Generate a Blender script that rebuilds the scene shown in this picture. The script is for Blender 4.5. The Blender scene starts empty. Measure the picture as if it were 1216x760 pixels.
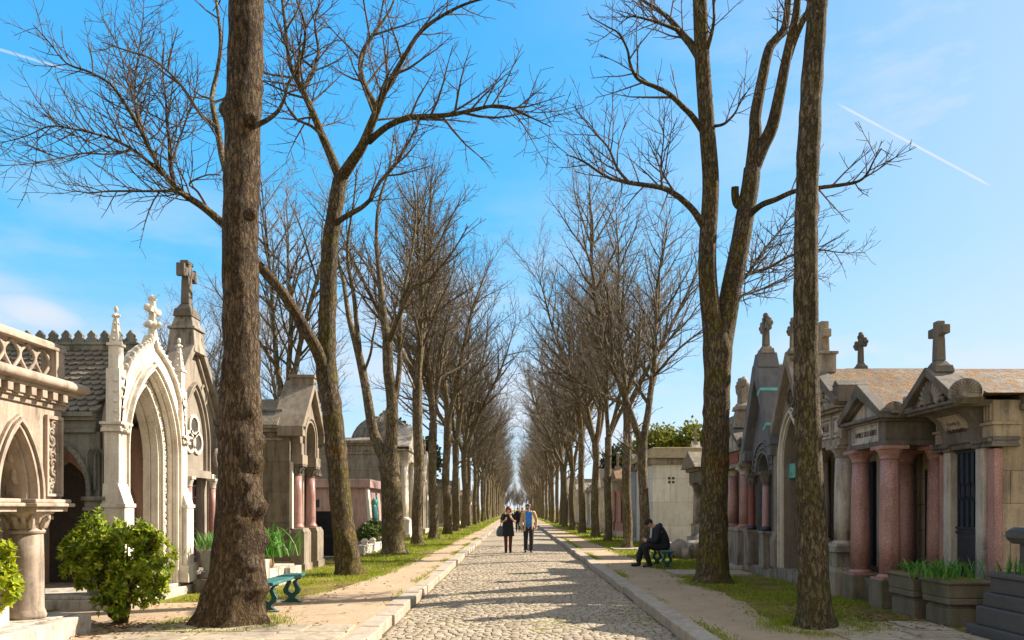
import bpy, math, random
from mathutils import Vector, Matrix, noise
PI = math.pi
S = bpy.context.scene
C = S.collection
F = 900.0; CX = 613.0; HZ = 605.0; EYE = 1.6; GZ = 0.13

def P(px, py, d):
    """world point seen at photo pixel (px,py) at distance d along the avenue"""
    return Vector(((px-CX)*d/F, d, EYE+(HZ-py)*d/F))

# ------------------------------------------------------------------ mesh builder
class MB:
    def __init__(s): s.v = []; s.f = []; s.sm = []; s.mi = []; s.cur = 0
    def add(s, vs, fs, smooth=False):
        o = len(s.v); s.v.extend(vs)
        for f in fs:
            s.f.append([i+o for i in f]); s.sm.append(smooth); s.mi.append(s.cur)
        return s
    def box(s, x0, x1, y0, y1, z0, z1):
        vs = [(x, y, z) for z in (z0, z1) for y in (y0, y1) for x in (x0, x1)]
        return s.add(vs, [(0,2,3,1),(4,5,7,6),(0,1,5,4),(2,6,7,3),(0,4,6,2),(1,3,7,5)])
    def taper(s, x0, x1, y0, y1, z0, z1, dx, dy):
        vs = [(x0,y0,z0),(x1,y0,z0),(x1,y1,z0),(x0,y1,z0),(x0+dx,y0+dy,z1),(x1-dx,y0+dy,z1),(x1-dx,y1-dy,z1),(x0+dx,y1-dy,z1)]
        return s.add(vs, [(3,2,1,0),(4,5,6,7),(0,1,5,4),(1,2,6,5),(2,3,7,6),(3,0,4,7)])
    def prism(s, poly, a0, a1, axis='y'):
        """2-D polygon extruded along an axis; poly in (x,z) for y, (y,z) for x, (x,y) for z"""
        n = len(poly)
        def pt(p, a):
            return (p[0], a, p[1]) if axis == 'y' else ((a, p[0], p[1]) if axis == 'x' else (p[0], p[1], a))
        vs = [pt(p, a0) for p in poly] + [pt(p, a1) for p in poly]
        fs = [tuple(range(n)), tuple(range(2*n-1, n-1, -1))]
        for i in range(n):
            j = (i+1) % n
            fs.append((i, i+n, j+n, j))
        return s.add(vs, fs)
    def band(s, inner, outer, a0, a1, axis='y', closed=False):
        """strip between two 2-D paths of equal length, extruded"""
        n = len(inner)
        m = n if closed else n-1
        for i in range(m):
            j = (i+1) % n
            s.prism([inner[i], inner[j], outer[j], outer[i]], a0, a1, axis)
        return s
    def lathe(s, prof, cx=0, cy=0, n=16, smooth=True, cap=True):
        vs = []; fs = []
        for r, z in prof:
            for k in range(n):
                a = 2*PI*k/n; vs.append((cx+r*math.cos(a), cy+r*math.sin(a), z))
        for i in range(len(prof)-1):
            for k in range(n):
                k2 = (k+1) % n
                fs.append((i*n+k, i*n+k2, (i+1)*n+k2, (i+1)*n+k))
        s.add(vs, fs, smooth)
        if cap:
            m = len(prof)-1; o = len(s.v)-len(vs)
            s.f.append([o+m*n+k for k in range(n)]); s.sm.append(False); s.mi += [s.cur]*2
            s.f.append([o+k for k in range(n-1, -1, -1)]); s.sm.append(False)
        return s
    def tube(s, pts, rad, n=6, cap=False, smooth=True):
        m = len(pts); vs = []; fs = []
        ref = None
        for i in range(m):
            a = pts[max(i-1, 0)]; b = pts[min(i+1, m-1)]
            tx, ty, tz = b[0]-a[0], b[1]-a[1], b[2]-a[2]
            l = math.sqrt(tx*tx+ty*ty+tz*tz) or 1e-9
            tx /= l; ty /= l; tz /= l
            if ref is None:
                ref = (1.0, 0.0, 0.0) if abs(tx) < .8 else (0.0, 1.0, 0.0)
            d = ref[0]*tx+ref[1]*ty+ref[2]*tz
            ux, uy, uz = ref[0]-d*tx, ref[1]-d*ty, ref[2]-d*tz
            l = math.sqrt(ux*ux+uy*uy+uz*uz) or 1e-9
            ux /= l; uy /= l; uz /= l
            ref = (ux, uy, uz)
            wx, wy, wz = ty*uz-tz*uy, tz*ux-tx*uz, tx*uy-ty*ux
            r = rad[i] if not isinstance(rad, (int, float)) else rad
            p = pts[i]
            for k in range(n):
                ca, sa = TRIG[n][k]
                ca *= r; sa *= r
                vs.append((p[0]+ca*ux+sa*wx, p[1]+ca*uy+sa*wy, p[2]+ca*uz+sa*wz))
        for i in range(m-1):
            b0 = i*n; b1 = b0+n
            for k in range(n):
                k2 = k+1 if k < n-1 else 0
                fs.append((b0+k, b0+k2, b1+k2, b1+k))
        if cap:
            fs.append(tuple(range(n-1, -1, -1))); fs.append(tuple((m-1)*n+k for k in range(n)))
        return s.add(vs, fs, smooth)
    def loft(s, rings, n=16):
        """rings of (cx,cy,z,rx,ry): an upright body of elliptical sections"""
        vs = []; fs = []
        for cx, cy, z, rx, ry in rings:
            for k in range(n):
                a = 2*PI*k/n; vs.append((cx+rx*math.cos(a), cy+ry*math.sin(a), z))
        for i in range(len(rings)-1):
            for k in range(n):
                k2 = (k+1) % n
                fs.append((i*n+k, i*n+k2, (i+1)*n+k2, (i+1)*n+k))
        fs.append(tuple(range(n-1, -1, -1))); fs.append(tuple((len(rings)-1)*n+k for k in range(n)))
        return s.add(vs, fs, True)
    def ball(s, c, r, nu=12, nv=8):
        if isinstance(r, (int, float)): r = (r, r, r)
        vs = [(c[0], c[1], c[2]-r[2])]; fs = []
        for j in range(1, nv):
            t = PI*j/nv
            for i in range(nu):
                a = 2*PI*i/nu
                vs.append((c[0]+r[0]*math.sin(t)*math.cos(a), c[1]+r[1]*math.sin(t)*math.sin(a), c[2]-r[2]*math.cos(t)))
        vs.append((c[0], c[1], c[2]+r[2])); top = len(vs)-1
        for i in range(nu):
            i2 = (i+1) % nu
            fs.append((0, 1+i2, 1+i))
            for j in range(nv-2):
                fs.append((1+j*nu+i, 1+j*nu+i2, 1+(j+1)*nu+i2, 1+(j+1)*nu+i))
            fs.append((1+(nv-2)*nu+i, 1+(nv-2)*nu+i2, top))
        return s.add(vs, fs, True)
    def mesh(s, name, mat=None):
        me = bpy.data.meshes.new(name)
        me.from_pydata(s.v, [], s.f)
        me.polygons.foreach_set('use_smooth', s.sm)
        if mat:
            for q in (mat if isinstance(mat, (list, tuple)) else [mat]): me.materials.append(q)
            if isinstance(mat, (list, tuple)): me.polygons.foreach_set('material_index', s.mi)
        me.update()
        return me
    def build(s, name, mat, parent=None, bevel=0, fix=True):
        me = s.mesh(name, mat)
        if fix and len(s.f) < 20000:
            import bmesh
            bm = bmesh.new(); bm.from_mesh(me)
            bmesh.ops.recalc_face_normals(bm, faces=bm.faces)
            bm.to_mesh(me); bm.free()
        o = bpy.data.objects.new(name, me); C.objects.link(o)
        if parent: o.parent = parent
        if bevel:
            m = o.modifiers.new('bevel', 'BEVEL'); m.width = bevel; m.segments = 2
            m.limit_method = 'ANGLE'; m.angle_limit = math.radians(50)
        return o
class _Trig(dict):
    def __missing__(s, n):
        s[n] = [(math.cos(2*PI*k/n), math.sin(2*PI*k/n)) for k in range(n)]
        return s[n]
TRIG = _Trig()

def tag(o, label=None, cat=None, group=None, kind=None):
    if label: o['label'] = label
    if cat: o['category'] = cat
    if group: o['group'] = group
    if kind: o['kind'] = kind
    return o
def thing(name, label, cat, loc=(0,0,0), rz=0, group=None):
    o = bpy.data.objects.new(name, None); C.objects.link(o)
    o.location = loc; o.rotation_euler = (0, 0, rz); o.empty_display_size = .2
    return tag(o, label, cat, group)

# ------------------------------------------------------------------ materials
class NT:
    def __init__(s, name):
        s.m = bpy.data.materials.new(name); s.m.use_nodes = True
        s.t = s.m.node_tree; s.t.nodes.clear()
        s.out = s.n('ShaderNodeOutputMaterial'); s.b = s.n('ShaderNodeBsdfPrincipled')
        s.l(s.b.outputs[0], s.out.inputs[0])
    def n(s, t, **kw):
        nd = s.t.nodes.new(t)
        for k, v in kw.items(): setattr(nd, k, v)
        return nd
    def l(s, a, b): s.t.links.new(a, b)
    def pos(s, scale=(1,1,1), obj=False):
        if obj: src = s.n('ShaderNodeTexCoord').outputs['Object']
        else: src = s.n('ShaderNodeNewGeometry').outputs['Position']
        mp = s.n('ShaderNodeMapping'); mp.inputs['Scale'].default_value = scale
        s.l(src, mp.inputs[0]); return mp.outputs[0]
    def noise(s, vec, scale, detail=4, rough=.6):
        nd = s.n('ShaderNodeTexNoise'); nd.inputs['Scale'].default_value = scale
        nd.inputs['Detail'].default_value = detail; nd.inputs['Roughness'].default_value = rough
        s.l(vec, nd.inputs['Vector']); return nd.outputs[0]
    def ramp(s, fac, a, b, ca=(0,0,0,1), cb=(1,1,1,1)):
        nd = s.n('ShaderNodeValToRGB'); e = nd.color_ramp.elements
        e[0].position = a; e[1].position = b; e[0].color = ca; e[1].color = cb
        s.l(fac, nd.inputs[0]); return nd.outputs[0]
    def mix(s, fac, a, b, mode='MIX'):
        nd = s.n('ShaderNodeMix', data_type='RGBA', blend_type=mode)
        for i, x in ((0, fac), (6, a), (7, b)):
            if isinstance(x, (int, float)): nd.inputs[i].default_value = x
            elif isinstance(x, tuple): nd.inputs[i].default_value = x if len(x) == 4 else (*x, 1)
            else: s.l(x, nd.inputs[i])
        return nd.outputs[2]
    def math(s, op, a, b=0.0):
        nd = s.n('ShaderNodeMath', operation=op)
        for i, x in ((0, a), (1, b)):
            if isinstance(x, (int, float)): nd.inputs[i].default_value = x
            else: s.l(x, nd.inputs[i])
        return nd.outputs[0]
    def bump(s, h, strength=.3, dist=.02):
        nd = s.n('ShaderNodeBump'); nd.inputs['Strength'].default_value = strength
        nd.inputs['Distance'].default_value = dist
        s.l(h, nd.inputs['Height']); s.l(nd.outputs[0], s.b.inputs['Normal'])
    def done(s, col, rough=.8, spec=.3):
        if isinstance(col, tuple): s.b.inputs['Base Color'].default_value = (*col, 1)
        else: s.l(col, s.b.inputs['Base Color'])
        if isinstance(rough, (int, float)): s.b.inputs['Roughness'].default_value = rough
        else: s.l(rough, s.b.inputs['Roughness'])
        s.b.inputs['Specular IOR Level'].default_value = spec
        return s.m

def stone(name, c1, c2, dirt=(.05,.045,.04), dirt_amt=.5, blocks=None, lichen=None, lich_amt=.5, lich_lo=.52, lich_sc=5.5, speck=0, rough=.85, bump=.35, rise=0):
    """weathered stone: two-tone blotches, rain streaks, optional block joints, lichen patches, granite specks"""
    t = NT(name); p = t.pos()
    col = t.mix(t.ramp(t.noise(p, 1.7, 6), .35, .68), c1, c2)
    fine = t.noise(p, 28, 5, .7)
    col = t.mix(.35, col, t.ramp(fine, .3, .7, (.35,.35,.35,1), (1,1,1,1)), 'MULTIPLY')
    st = t.noise(t.pos((5, 5, .55)), 1.6, 6, .65)
    blot = t.noise(p, 3.1, 8, .7)
    col = t.mix(t.math('MULTIPLY', t.math('MULTIPLY', t.ramp(st, .42, .62), t.ramp(blot, .34, .58)), dirt_amt), col, dirt)
    h = t.math('MULTIPLY', fine, .5)
    if speck:
        sp = t.noise(p, 62, 4, .75)
        col = t.mix(t.math('MULTIPLY', t.ramp(sp, .48, .56), speck), col, (c2[0]*.25, c2[1]*.25, c2[2]*.25))
    if lichen:
        li = t.noise(p, lich_sc, 9, .75)
        col = t.mix(t.math('MULTIPLY', t.ramp(li, lich_lo, lich_lo+.09), lich_amt), col, lichen)
        h = t.math('ADD', h, t.ramp(li, .5, .62))
    if blocks:
        g = t.n('ShaderNodeNewGeometry'); sx = t.n('ShaderNodeSeparateXYZ'); t.l(g.outputs['Position'], sx.inputs[0])
        cb = t.n('ShaderNodeCombineXYZ'); t.l(t.math('ADD', sx.outputs[0], sx.outputs[1]), cb.inputs[0]); t.l(t.math('ADD', sx.outputs[2], rise), cb.inputs[1])
        br = t.n('ShaderNodeTexBrick'); br.inputs['Scale'].default_value = 1
        br.inputs['Brick Width'].default_value = blocks[0]; br.inputs['Row Height'].default_value = blocks[1]
        br.inputs['Mortar Size'].default_value = .006; br.inputs['Mortar Smooth'].default_value = .3
        br.inputs['Color1'].default_value = (1,1,1,1); br.inputs['Color2'].default_value = (.78,.77,.75,1); br.inputs['Mortar'].default_value = (.35,.33,.3,1)
        t.l(cb.outputs[0], br.inputs['Vector'])
        col = t.mix(.9, col, br.outputs['Color'], 'MULTIPLY')
        h = t.math('SUBTRACT', h, t.math('MULTIPLY', br.outputs['Fac'], 1.5))
    t.bump(h, bump, .015)
    return t.done(col, rough)

def plain(name, col, rough=.6, metal=0, var=.25, scale=12, spec=.4, bump=0):
    t = NT(name); p = t.pos(obj=True)
    nz = t.noise(p, scale, 5)
    c = t.mix(t.ramp(nz, .3, .7), tuple(x*(1-var) for x in col), tuple(min(1, x*(1+var)) for x in col))
    if bump: t.bump(nz, bump, .01)
    t.b.inputs['Metallic'].default_value = metal
    return t.done(c, rough, spec)

def leafmat(name, c1, c2, trans=.35, scale=6):
    t = NT(name)
    r = t.n('ShaderNodeNewGeometry').outputs['Random Per Island']
    c = t.mix(r, c1, c2)
    c = t.mix(.4, c, t.ramp(t.noise(t.pos(), scale, 3), .3, .7, (.5,.55,.5,1), (1.2,1.15,1,1)), 'MULTIPLY')
    t.done(c, .5, .3)
    tr = t.n('ShaderNodeBsdfTranslucent'); t.l(c, tr.inputs[0])
    mx = t.n('ShaderNodeMixShader'); mx.inputs[0].default_value = trans
    t.l(t.b.outputs[0], mx.inputs[1]); t.l(tr.outputs[0], mx.inputs[2]); t.l(mx.outputs[0], t.out.inputs[0])
    return t.m

def bark(name, c1, c2, moss=(.10,.085,.015), moss_lo=.55, rust=None, pale=.25, base_moss=.0):
    t = NT(name); p = t.pos()
    ridge = t.noise(t.pos((26, 26, 7)), 1.3, 9, .75)
    col = t.mix(t.ramp(ridge, .38, .62), c1, c2)
    big = t.noise(p, 1.4, 5, .65)
    col = t.mix(.8, col, t.ramp(big, .32, .68, (.5,.46,.43,1), (1.3,1.25,1.18,1)), 'MULTIPLY')
    sp = t.noise(p, 7, 4, .6)
    col = t.mix(t.math('MULTIPLY', t.ramp(sp, .66, .72), pale*1.6), col, (.42,.39,.33))
    mo = t.math('MULTIPLY', t.ramp(t.noise(p, 2.3, 7, .72), moss_lo, moss_lo+.12), .75)
    col = t.mix(mo, col, moss)
    if rust:
        col = t.mix(t.math('MULTIPLY', t.ramp(t.noise(p, 1.1, 6, .7), .56, .68), .6), col, rust)
    vo = t.n('ShaderNodeTexVoronoi', feature='DISTANCE_TO_EDGE'); vo.inputs['Scale'].default_value = 1.0
    wv = t.n('ShaderNodeMix', data_type='RGBA'); wv.inputs[0].default_value = .25; t.l(t.pos((19, 19, 6)), wv.inputs[6])
    nn = t.n('ShaderNodeTexNoise'); nn.inputs['Scale'].default_value = 1.5; nn.inputs['Detail'].default_value = 4; t.l(t.pos((19, 19, 8)), nn.inputs['Vector'])
    ad = t.n('ShaderNodeVectorMath', operation='SCALE'); ad.inputs['Scale'].default_value = 6; t.l(nn.outputs['Color'], ad.inputs[0]); t.l(ad.outputs[0], wv.inputs[7])
    t.l(wv.outputs[2], vo.inputs['Vector']); plate = t.ramp(vo.outputs['Distance'], .0, .16)
    col = t.mix(t.math('MULTIPLY', t.math('SUBTRACT', 1.0, plate), .62), col, (.022,.015,.010))
    if base_moss:
        sx = t.n('ShaderNodeSeparateXYZ'); t.l(t.pos(), sx.inputs[0])
        hz_ = t.n('ShaderNodeMapRange'); t.l(sx.outputs[2], hz_.inputs[0]); hz_.inputs[1].default_value = 3.2; hz_.inputs[2].default_value = .2
        mk = t.math('MULTIPLY', hz_.outputs[0], t.ramp(t.noise(p, 3.4, 7, .75), .42, .6))
        col = t.mix(t.math('MULTIPLY', mk, base_moss), col, moss)
    lump = t.noise(t.pos((14, 14, 5)), 1, 6, .7)
    t.bump(t.math('ADD', t.math('ADD', t.math('MULTIPLY', ridge, 1.2), lump), t.math('MULTIPLY', plate, .8)), 1.0, .035)
    return t.done(col, .9, .15)

M = {}
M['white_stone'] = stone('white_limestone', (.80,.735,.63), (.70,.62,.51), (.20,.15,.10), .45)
M['white_side'] = stone('dark_limestone', (.26,.25,.21), (.15,.15,.12), (.04,.04,.035), .8)
M['shingle'] = stone('mossy_shingle', (.19,.165,.13), (.26,.225,.175), (.055,.047,.035), .7, lichen=(.25,.20,.10), lich_amt=.4)
M['pink_sand'] = stone('pinkish_sandstone', (.47,.375,.295), (.37,.29,.22), (.10,.075,.055), .75)
M['grey_gothic'] = stone('grey_limestone', (.34,.285,.225), (.25,.21,.165), (.075,.06,.048), .5)
M['pink_plaster'] = stone('pink_plaster', (.45,.28,.22), (.38,.23,.18), dirt_amt=.4)
M['brown_stone'] = stone('brown_grey_stone', (.26,.205,.145), (.185,.148,.105), (.05,.043,.032), .7, blocks=(1.6,.72), rise=.15)
M['brown_trim'] = stone('brown_trim_stone', (.34,.28,.21), (.25,.20,.15), (.06,.05,.04), .6)
M['lichen_roof'] = stone('lichen_slab', (.22,.20,.17), (.15,.14,.12), dirt_amt=.5, lichen=(.42,.27,.08), lich_amt=.6)
M['moss_roof'] = stone('mossy_roof', (.27,.215,.165), (.12,.095,.07), dirt_amt=.75, lichen=(.33,.16,.04), lich_amt=.9, lich_lo=.475, lich_sc=9, bump=1.0)
M['pink_granite'] = stone('pink_granite', (.55,.315,.27), (.45,.235,.20), dirt_amt=.4, speck=.55, rough=.35, bump=.04)
M['pink_marble'] = stone('pink_marble', (.50,.33,.30), (.42,.26,.24), dirt_amt=.45, rough=.5, bump=.1)
M['grey_stone'] = stone('grey_stone', (.38,.325,.26), (.26,.22,.172), (.06,.05,.041), .9)
M['dark_stone'] = stone('sooty_stone', (.20,.172,.143), (.125,.107,.088), (.03,.027,.023), .6, lichen=(.2,.17,.11), lich_amt=.2)
M['pale_stone'] = stone('pale_grey_stone', (.58,.515,.435), (.46,.40,.33), (.10,.083,.065), .8)
M['tan_wall'] = stone('tan_block_wall', (.54,.415,.285), (.43,.325,.215), (.10,.08,.06), .7, blocks=(.75,.42))
M['tan_trim'] = stone('tan_trim', (.46,.365,.255), (.33,.26,.185), (.07,.06,.05), .7)
M['grey_granite'] = stone('blue_grey_granite', (.125,.12,.12), (.095,.092,.092), dirt_amt=.25, speck=.4, rough=.45, bump=.05)
M['white_wall'] = stone('white_block_wall', (.80,.765,.70), (.72,.68,.61), (.3,.27,.22), .4, blocks=(1.9,.95))
M['planter_stone'] = stone('mossy_planter_stone', (.22,.18,.13), (.15,.125,.09), (.05,.06,.025), .7, lichen=(.12,.12,.04), lich_amt=.5)
M['black_granite'] = plain('polished_black_granite', (.018,.018,.022), .12, var=.2)
M['iron'] = plain('dark_iron', (.02,.022,.03), .5)
M['blue_door'] = plain('dark_blue_iron', (.025,.035,.06), .45)
M['copper'] = plain('verdigris_copper', (.13,.42,.36), .6)
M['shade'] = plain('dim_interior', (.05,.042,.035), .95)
M['letter'] = plain('dark_lettering', (.05,.035,.03), .8)
M['red_panel'] = stone('red_stone_panel', (.30,.10,.075), (.25,.08,.06), dirt_amt=.3)
def benchpaint():
    t = NT('worn_turquoise_paint'); p = t.pos()
    col = t.mix(t.ramp(t.noise(p, 5, 5), .3, .7), (.022,.105,.098), (.035,.155,.14))
    w_ = t.ramp(t.noise(t.pos((30, 3, 30)), 1.2, 8, .75), .58, .66)
    col = t.mix(t.math('MULTIPLY', w_, .8), col, (.20,.17,.13)); t.bump(w_, .3, .004)
    return t.done(col, .6, .3)
M['bench_paint'] = benchpaint()
M['bench_iron'] = plain('dark_green_cast_iron', (.015,.07,.068), .45)
M['pot'] = plain('grey_stoneware', (.20,.20,.20), .7)
M['skin'] = plain('skin', (.52,.29,.21), .5, var=.08)
M['black_cloth'] = plain('black_cloth', (.013,.013,.016), .9)
M['navy_cloth'] = plain('navy_cloth', (.013,.015,.024), .85)
M['maroon'] = plain('maroon_tights', (.10,.012,.016), .7)
M['beige'] = plain('beige_jacket', (.52,.37,.21), .8)
M['blue_shirt'] = plain('bright_blue_shirt', (.03,.22,.70), .75)
M['dark_trousers'] = plain('dark_trousers', (.02,.02,.03), .85)
M['red_hair'] = plain('red_hair', (.16,.028,.012), .5)
M['grey_hair'] = plain('cropped_brown_hair', (.10,.065,.045), .6)
M['leather'] = plain('black_leather', (.014,.013,.013), .4)
M['bag_grey'] = plain('blue_grey_bag', (.06,.075,.10), .6)
M['white_bag'] = plain('white_bag', (.75,.74,.72), .6)
M['kerb'] = stone('kerb_granite', (.50,.42,.325), (.42,.34,.26), (.15,.12,.09), .5, speck=.25)
M['slab'] = stone('paving_slab', (.46,.38,.28), (.37,.30,.22), (.10,.09,.05), .6)
M['bark_grey'] = bark('grey_brown_bark', (.10,.08,.055), (.36,.29,.195), moss=(.15,.125,.03), moss_lo=.5, base_moss=.6)
M['bark_knobby'] = bark('knobby_brown_bark', (.045,.031,.02), (.23,.17,.115), moss=(.105,.065,.022), moss_lo=.52, base_moss=.5)
M['bark_rusty'] = bark('rust_lichen_bark', (.055,.042,.03), (.23,.18,.125), moss=(.14,.115,.022), moss_lo=.47, base_moss=.7, rust=(.19,.075,.02))
M['bark_slim'] = bark('pale_flecked_bark', (.06,.047,.03), (.25,.20,.135), moss=(.12,.11,.025), moss_lo=.52, pale=.45, base_moss=.5)
M['twig'] = plain('twig_bark', (.165,.138,.113), .9, var=.35, scale=3, spec=.1)
M['twig_dark'] = plain('dark_twig_bark', (.10,.075,.057), .9, var=.35, scale=3, spec=.1)
M['shrub_leaf'] = leafmat('glossy_shrub_leaf', (.17,.27,.012), (.48,.50,.03), .45)
M['shrub_dark'] = leafmat('dark_shrub_leaf', (.05,.13,.01), (.46,.50,.03), .42)
M['iris_leaf'] = leafmat('iris_leaf', (.05,.17,.02), (.14,.30,.05), .3)
M['box_leaf'] = leafmat('box_leaf', (.05,.09,.015), (.12,.15,.02), .25)
M['evergreen_leaf'] = leafmat('evergreen_leaf', (.09,.12,.015), (.27,.27,.04), .3, 1)
M['conifer_leaf'] = leafmat('conifer_leaf', (.012,.03,.012), (.035,.06,.02), .15, 1)
M['grass'] = leafmat('spring_grass', (.15,.22,.014), (.40,.42,.04), .4, 1.5)
M['dry_leaf'] = leafmat('dry_leaf', (.16,.09,.035), (.34,.22,.10), .15)
# ------------------------------------------------------------------ camera, sun, sky
cam_d = bpy.data.cameras.new('camera'); cam = bpy.data.objects.new('camera', cam_d); C.objects.link(cam)
cam.location = (0, 0, EYE); cam.rotation_euler = (PI/2, 0, 0)
cam_d.sensor_width = 36; cam_d.lens = F/1216*36
cam_d.shift_x = -(CX-608)/1216; cam_d.shift_y = (HZ-380)/1216
cam_d.clip_end = 5000; cam_d.clip_start = .1
S.camera = cam
AZ, EL = math.radians(66), math.radians(36)
sd = Vector((math.sin(AZ)*math.cos(EL), math.cos(AZ)*math.cos(EL), math.sin(EL)))
sun_d = bpy.data.lights.new('sun', 'SUN'); sun_d.energy = 5.0; sun_d.angle = math.radians(.5); sun_d.color = (1, .9, .76)
sun = bpy.data.objects.new('sun', sun_d); C.objects.link(sun); sun.rotation_euler = sd.to_track_quat('Z', 'Y').to_euler()
W = bpy.data.worlds.new('World'); S.world = W; W.use_nodes = True
t = W.node_tree; t.nodes.clear()
def wn(ty, **kw):
    n = t.nodes.new(ty)
    for k, v in kw.items(): setattr(n, k, v)
    return n
def wmath(op, a, b=0.0, clamp=False):
    n = wn('ShaderNodeMath', operation=op); n.use_clamp = clamp
    for i, x in ((0, a), (1, b)):
        if isinstance(x, (int, float)): n.inputs[i].default_value = x
        else: t.links.new(x, n.inputs[i])
    return n.outputs[0]
sky = wn('ShaderNodeTexSky', sky_type='NISHITA', sun_disc=False, sun_elevation=EL, sun_rotation=AZ)
sky.air_density = 1.0; sky.dust_density = .4; sky.ozone_density = 1.3
tc = wn('ShaderNodeTexCoord'); nv = wn('ShaderNodeVectorMath', operation='NORMALIZE')
t.links.new(tc.outputs['Generated'], nv.inputs[0]); V = nv.outputs[0]
def wdot(vec):
    n = wn('ShaderNodeVectorMath', operation='DOT_PRODUCT'); t.links.new(V, n.inputs[0]); n.inputs[1].default_value = vec
    return n.outputs['Value']
def wramp(f, a, b):
    n = wn('ShaderNodeMapRange'); n.interpolation_type = 'SMOOTHSTEP'
    t.links.new(f, n.inputs[0]); n.inputs[1].default_value = a; n.inputs[2].default_value = b
    return n.outputs[0]
def wnoise(scale, det, sc=(1,1,1), rough=.55, rot=(0,0,0)):
    mp = wn('ShaderNodeMapping'); mp.inputs['Scale'].default_value = sc; mp.inputs['Rotation'].default_value = rot
    t.links.new(V, mp.inputs[0])
    n = wn('ShaderNodeTexNoise'); n.inputs['Scale'].default_value = scale; n.inputs['Detail'].default_value = det; n.inputs['Roughness'].default_value = rough
    t.links.new(mp.outputs[0], n.inputs['Vector']); return n.outputs[0]
def pdir(px, py): return Vector(((px-CX)/F, 1, (HZ-py)/F)).normalized()
def trail(p0, p1, w):
    a, b = pdir(*p0), pdir(*p1); n = a.cross(b).normalized(); u = b.cross(n).normalized(); mid = (a+b).normalized()
    d = wmath('ABSOLUTE', wdot(n))
    along = wdot((b-a).normalized())
    half = (b-a).length/2; c0 = mid.dot((b-a).normalized())
    core = wmath('SUBTRACT', 1.0, wramp(d, 0, w))
    ends = wmath('SUBTRACT', 1.0, wramp(wmath('ABSOLUTE', wmath('SUBTRACT', along, c0)), half*.75, half*1.05))
    return wmath('MULTIPLY', core, ends)
z = wdot((0, 0, 1)); x = wdot((1, 0, 0))
# thin veil of cirrus: more to the right and towards the horizon
veil = wmath('MULTIPLY', wramp(wnoise(2.2, 7, (1, 1, 3.2), .6, (0, .25, 0)), .30, .68), wramp(x, -.08, .6))
veil = wmath('MAXIMUM', wmath('MULTIPLY', veil, .85), wmath('MULTIPLY', wramp(x, .02, .7), .58))
low = wmath('MULTIPLY', wramp(wnoise(3.2, 6, (1, 1, 3.5), .55), .38, .64), wmath('SUBTRACT', 1.0, wramp(z, .08, .5)))
low = wmath('MULTIPLY', low, .75)
puff_c = pdir(45, 372)
ph_ = Vector((1, 0, 0)); ph_ = (ph_-puff_c*ph_.dot(puff_c)).normalized(); pv_ = puff_c.cross(ph_)*-1
pv_ = (pv_+ph_*.28).normalized() if pv_.z > 0 else (-pv_+ph_*.28).normalized()
pr_h = wmath('POWER', wmath('DIVIDE', wdot(ph_), .06), 2.0); pr_v = wmath('POWER', wmath('DIVIDE', wdot(pv_), .022), 2.0)
puff = wmath('SUBTRACT', 1.0, wramp(wmath('ADD', wmath('ADD', pr_h, pr_v), wmath('MULTIPLY', wnoise(9, 6, (1,1,2)), 1.1)), .35, 1.6))
puff = wmath('MULTIPLY', wmath('MULTIPLY', puff, .85), wramp(wdot(puff_c), .97, .985))
tr1 = wmath('MULTIPLY', trail((985, 118), (1190, 228), .003), wmath('MULTIPLY', wramp(wnoise(14, 4), .0, .5), .9))
tr2 = wmath('MULTIPLY', trail((-30, 50), (78, 82), .0022), .55)
tr3 = wmath('MULTIPLY', trail((1110, 430), (1216, 405), .012), .25)
cl = veil
for k in (low, puff, tr1, tr2, tr3):
    cl = wmath('MAXIMUM', cl, k)
ze = wn('ShaderNodeValToRGB'); ze.color_ramp.elements[0].position = 0; ze.color_ramp.elements[1].position = .62
ze.color_ramp.elements[0].color = (2.6/4, 3.15/4, 3.7/4, 1); ze.color_ramp.elements[1].color = (.14/4, 1.6/4, 3.8/4, 1)
e_ = ze.color_ramp.elements.new(.3); e_.color = (.34/4, 2.1/4, 3.9/4, 1)
t.links.new(z, ze.inputs[0])
zs = wn('ShaderNodeVectorMath', operation='SCALE'); zs.inputs['Scale'].default_value = 4.0; t.links.new(ze.outputs[0], zs.inputs[0])
hs = wn('ShaderNodeHueSaturation'); hs.inputs['Saturation'].default_value = 1.12; hs.inputs['Hue'].default_value = .485; hs.inputs['Value'].default_value = 1.0
t.links.new(sky.outputs[0], hs.inputs['Color'])
cm = wn('ShaderNodeMix', data_type='RGBA'); cm.inputs[0].default_value = .85; t.links.new(hs.outputs[0], cm.inputs[6]); t.links.new(zs.outputs[0], cm.inputs[7])
mx = wn('ShaderNodeMix', data_type='RGBA'); t.links.new(cl, mx.inputs[0]); t.links.new(cm.outputs[2], mx.inputs[6]); mx.inputs[7].default_value = (3.1, 3.2, 3.45, 1)
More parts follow.
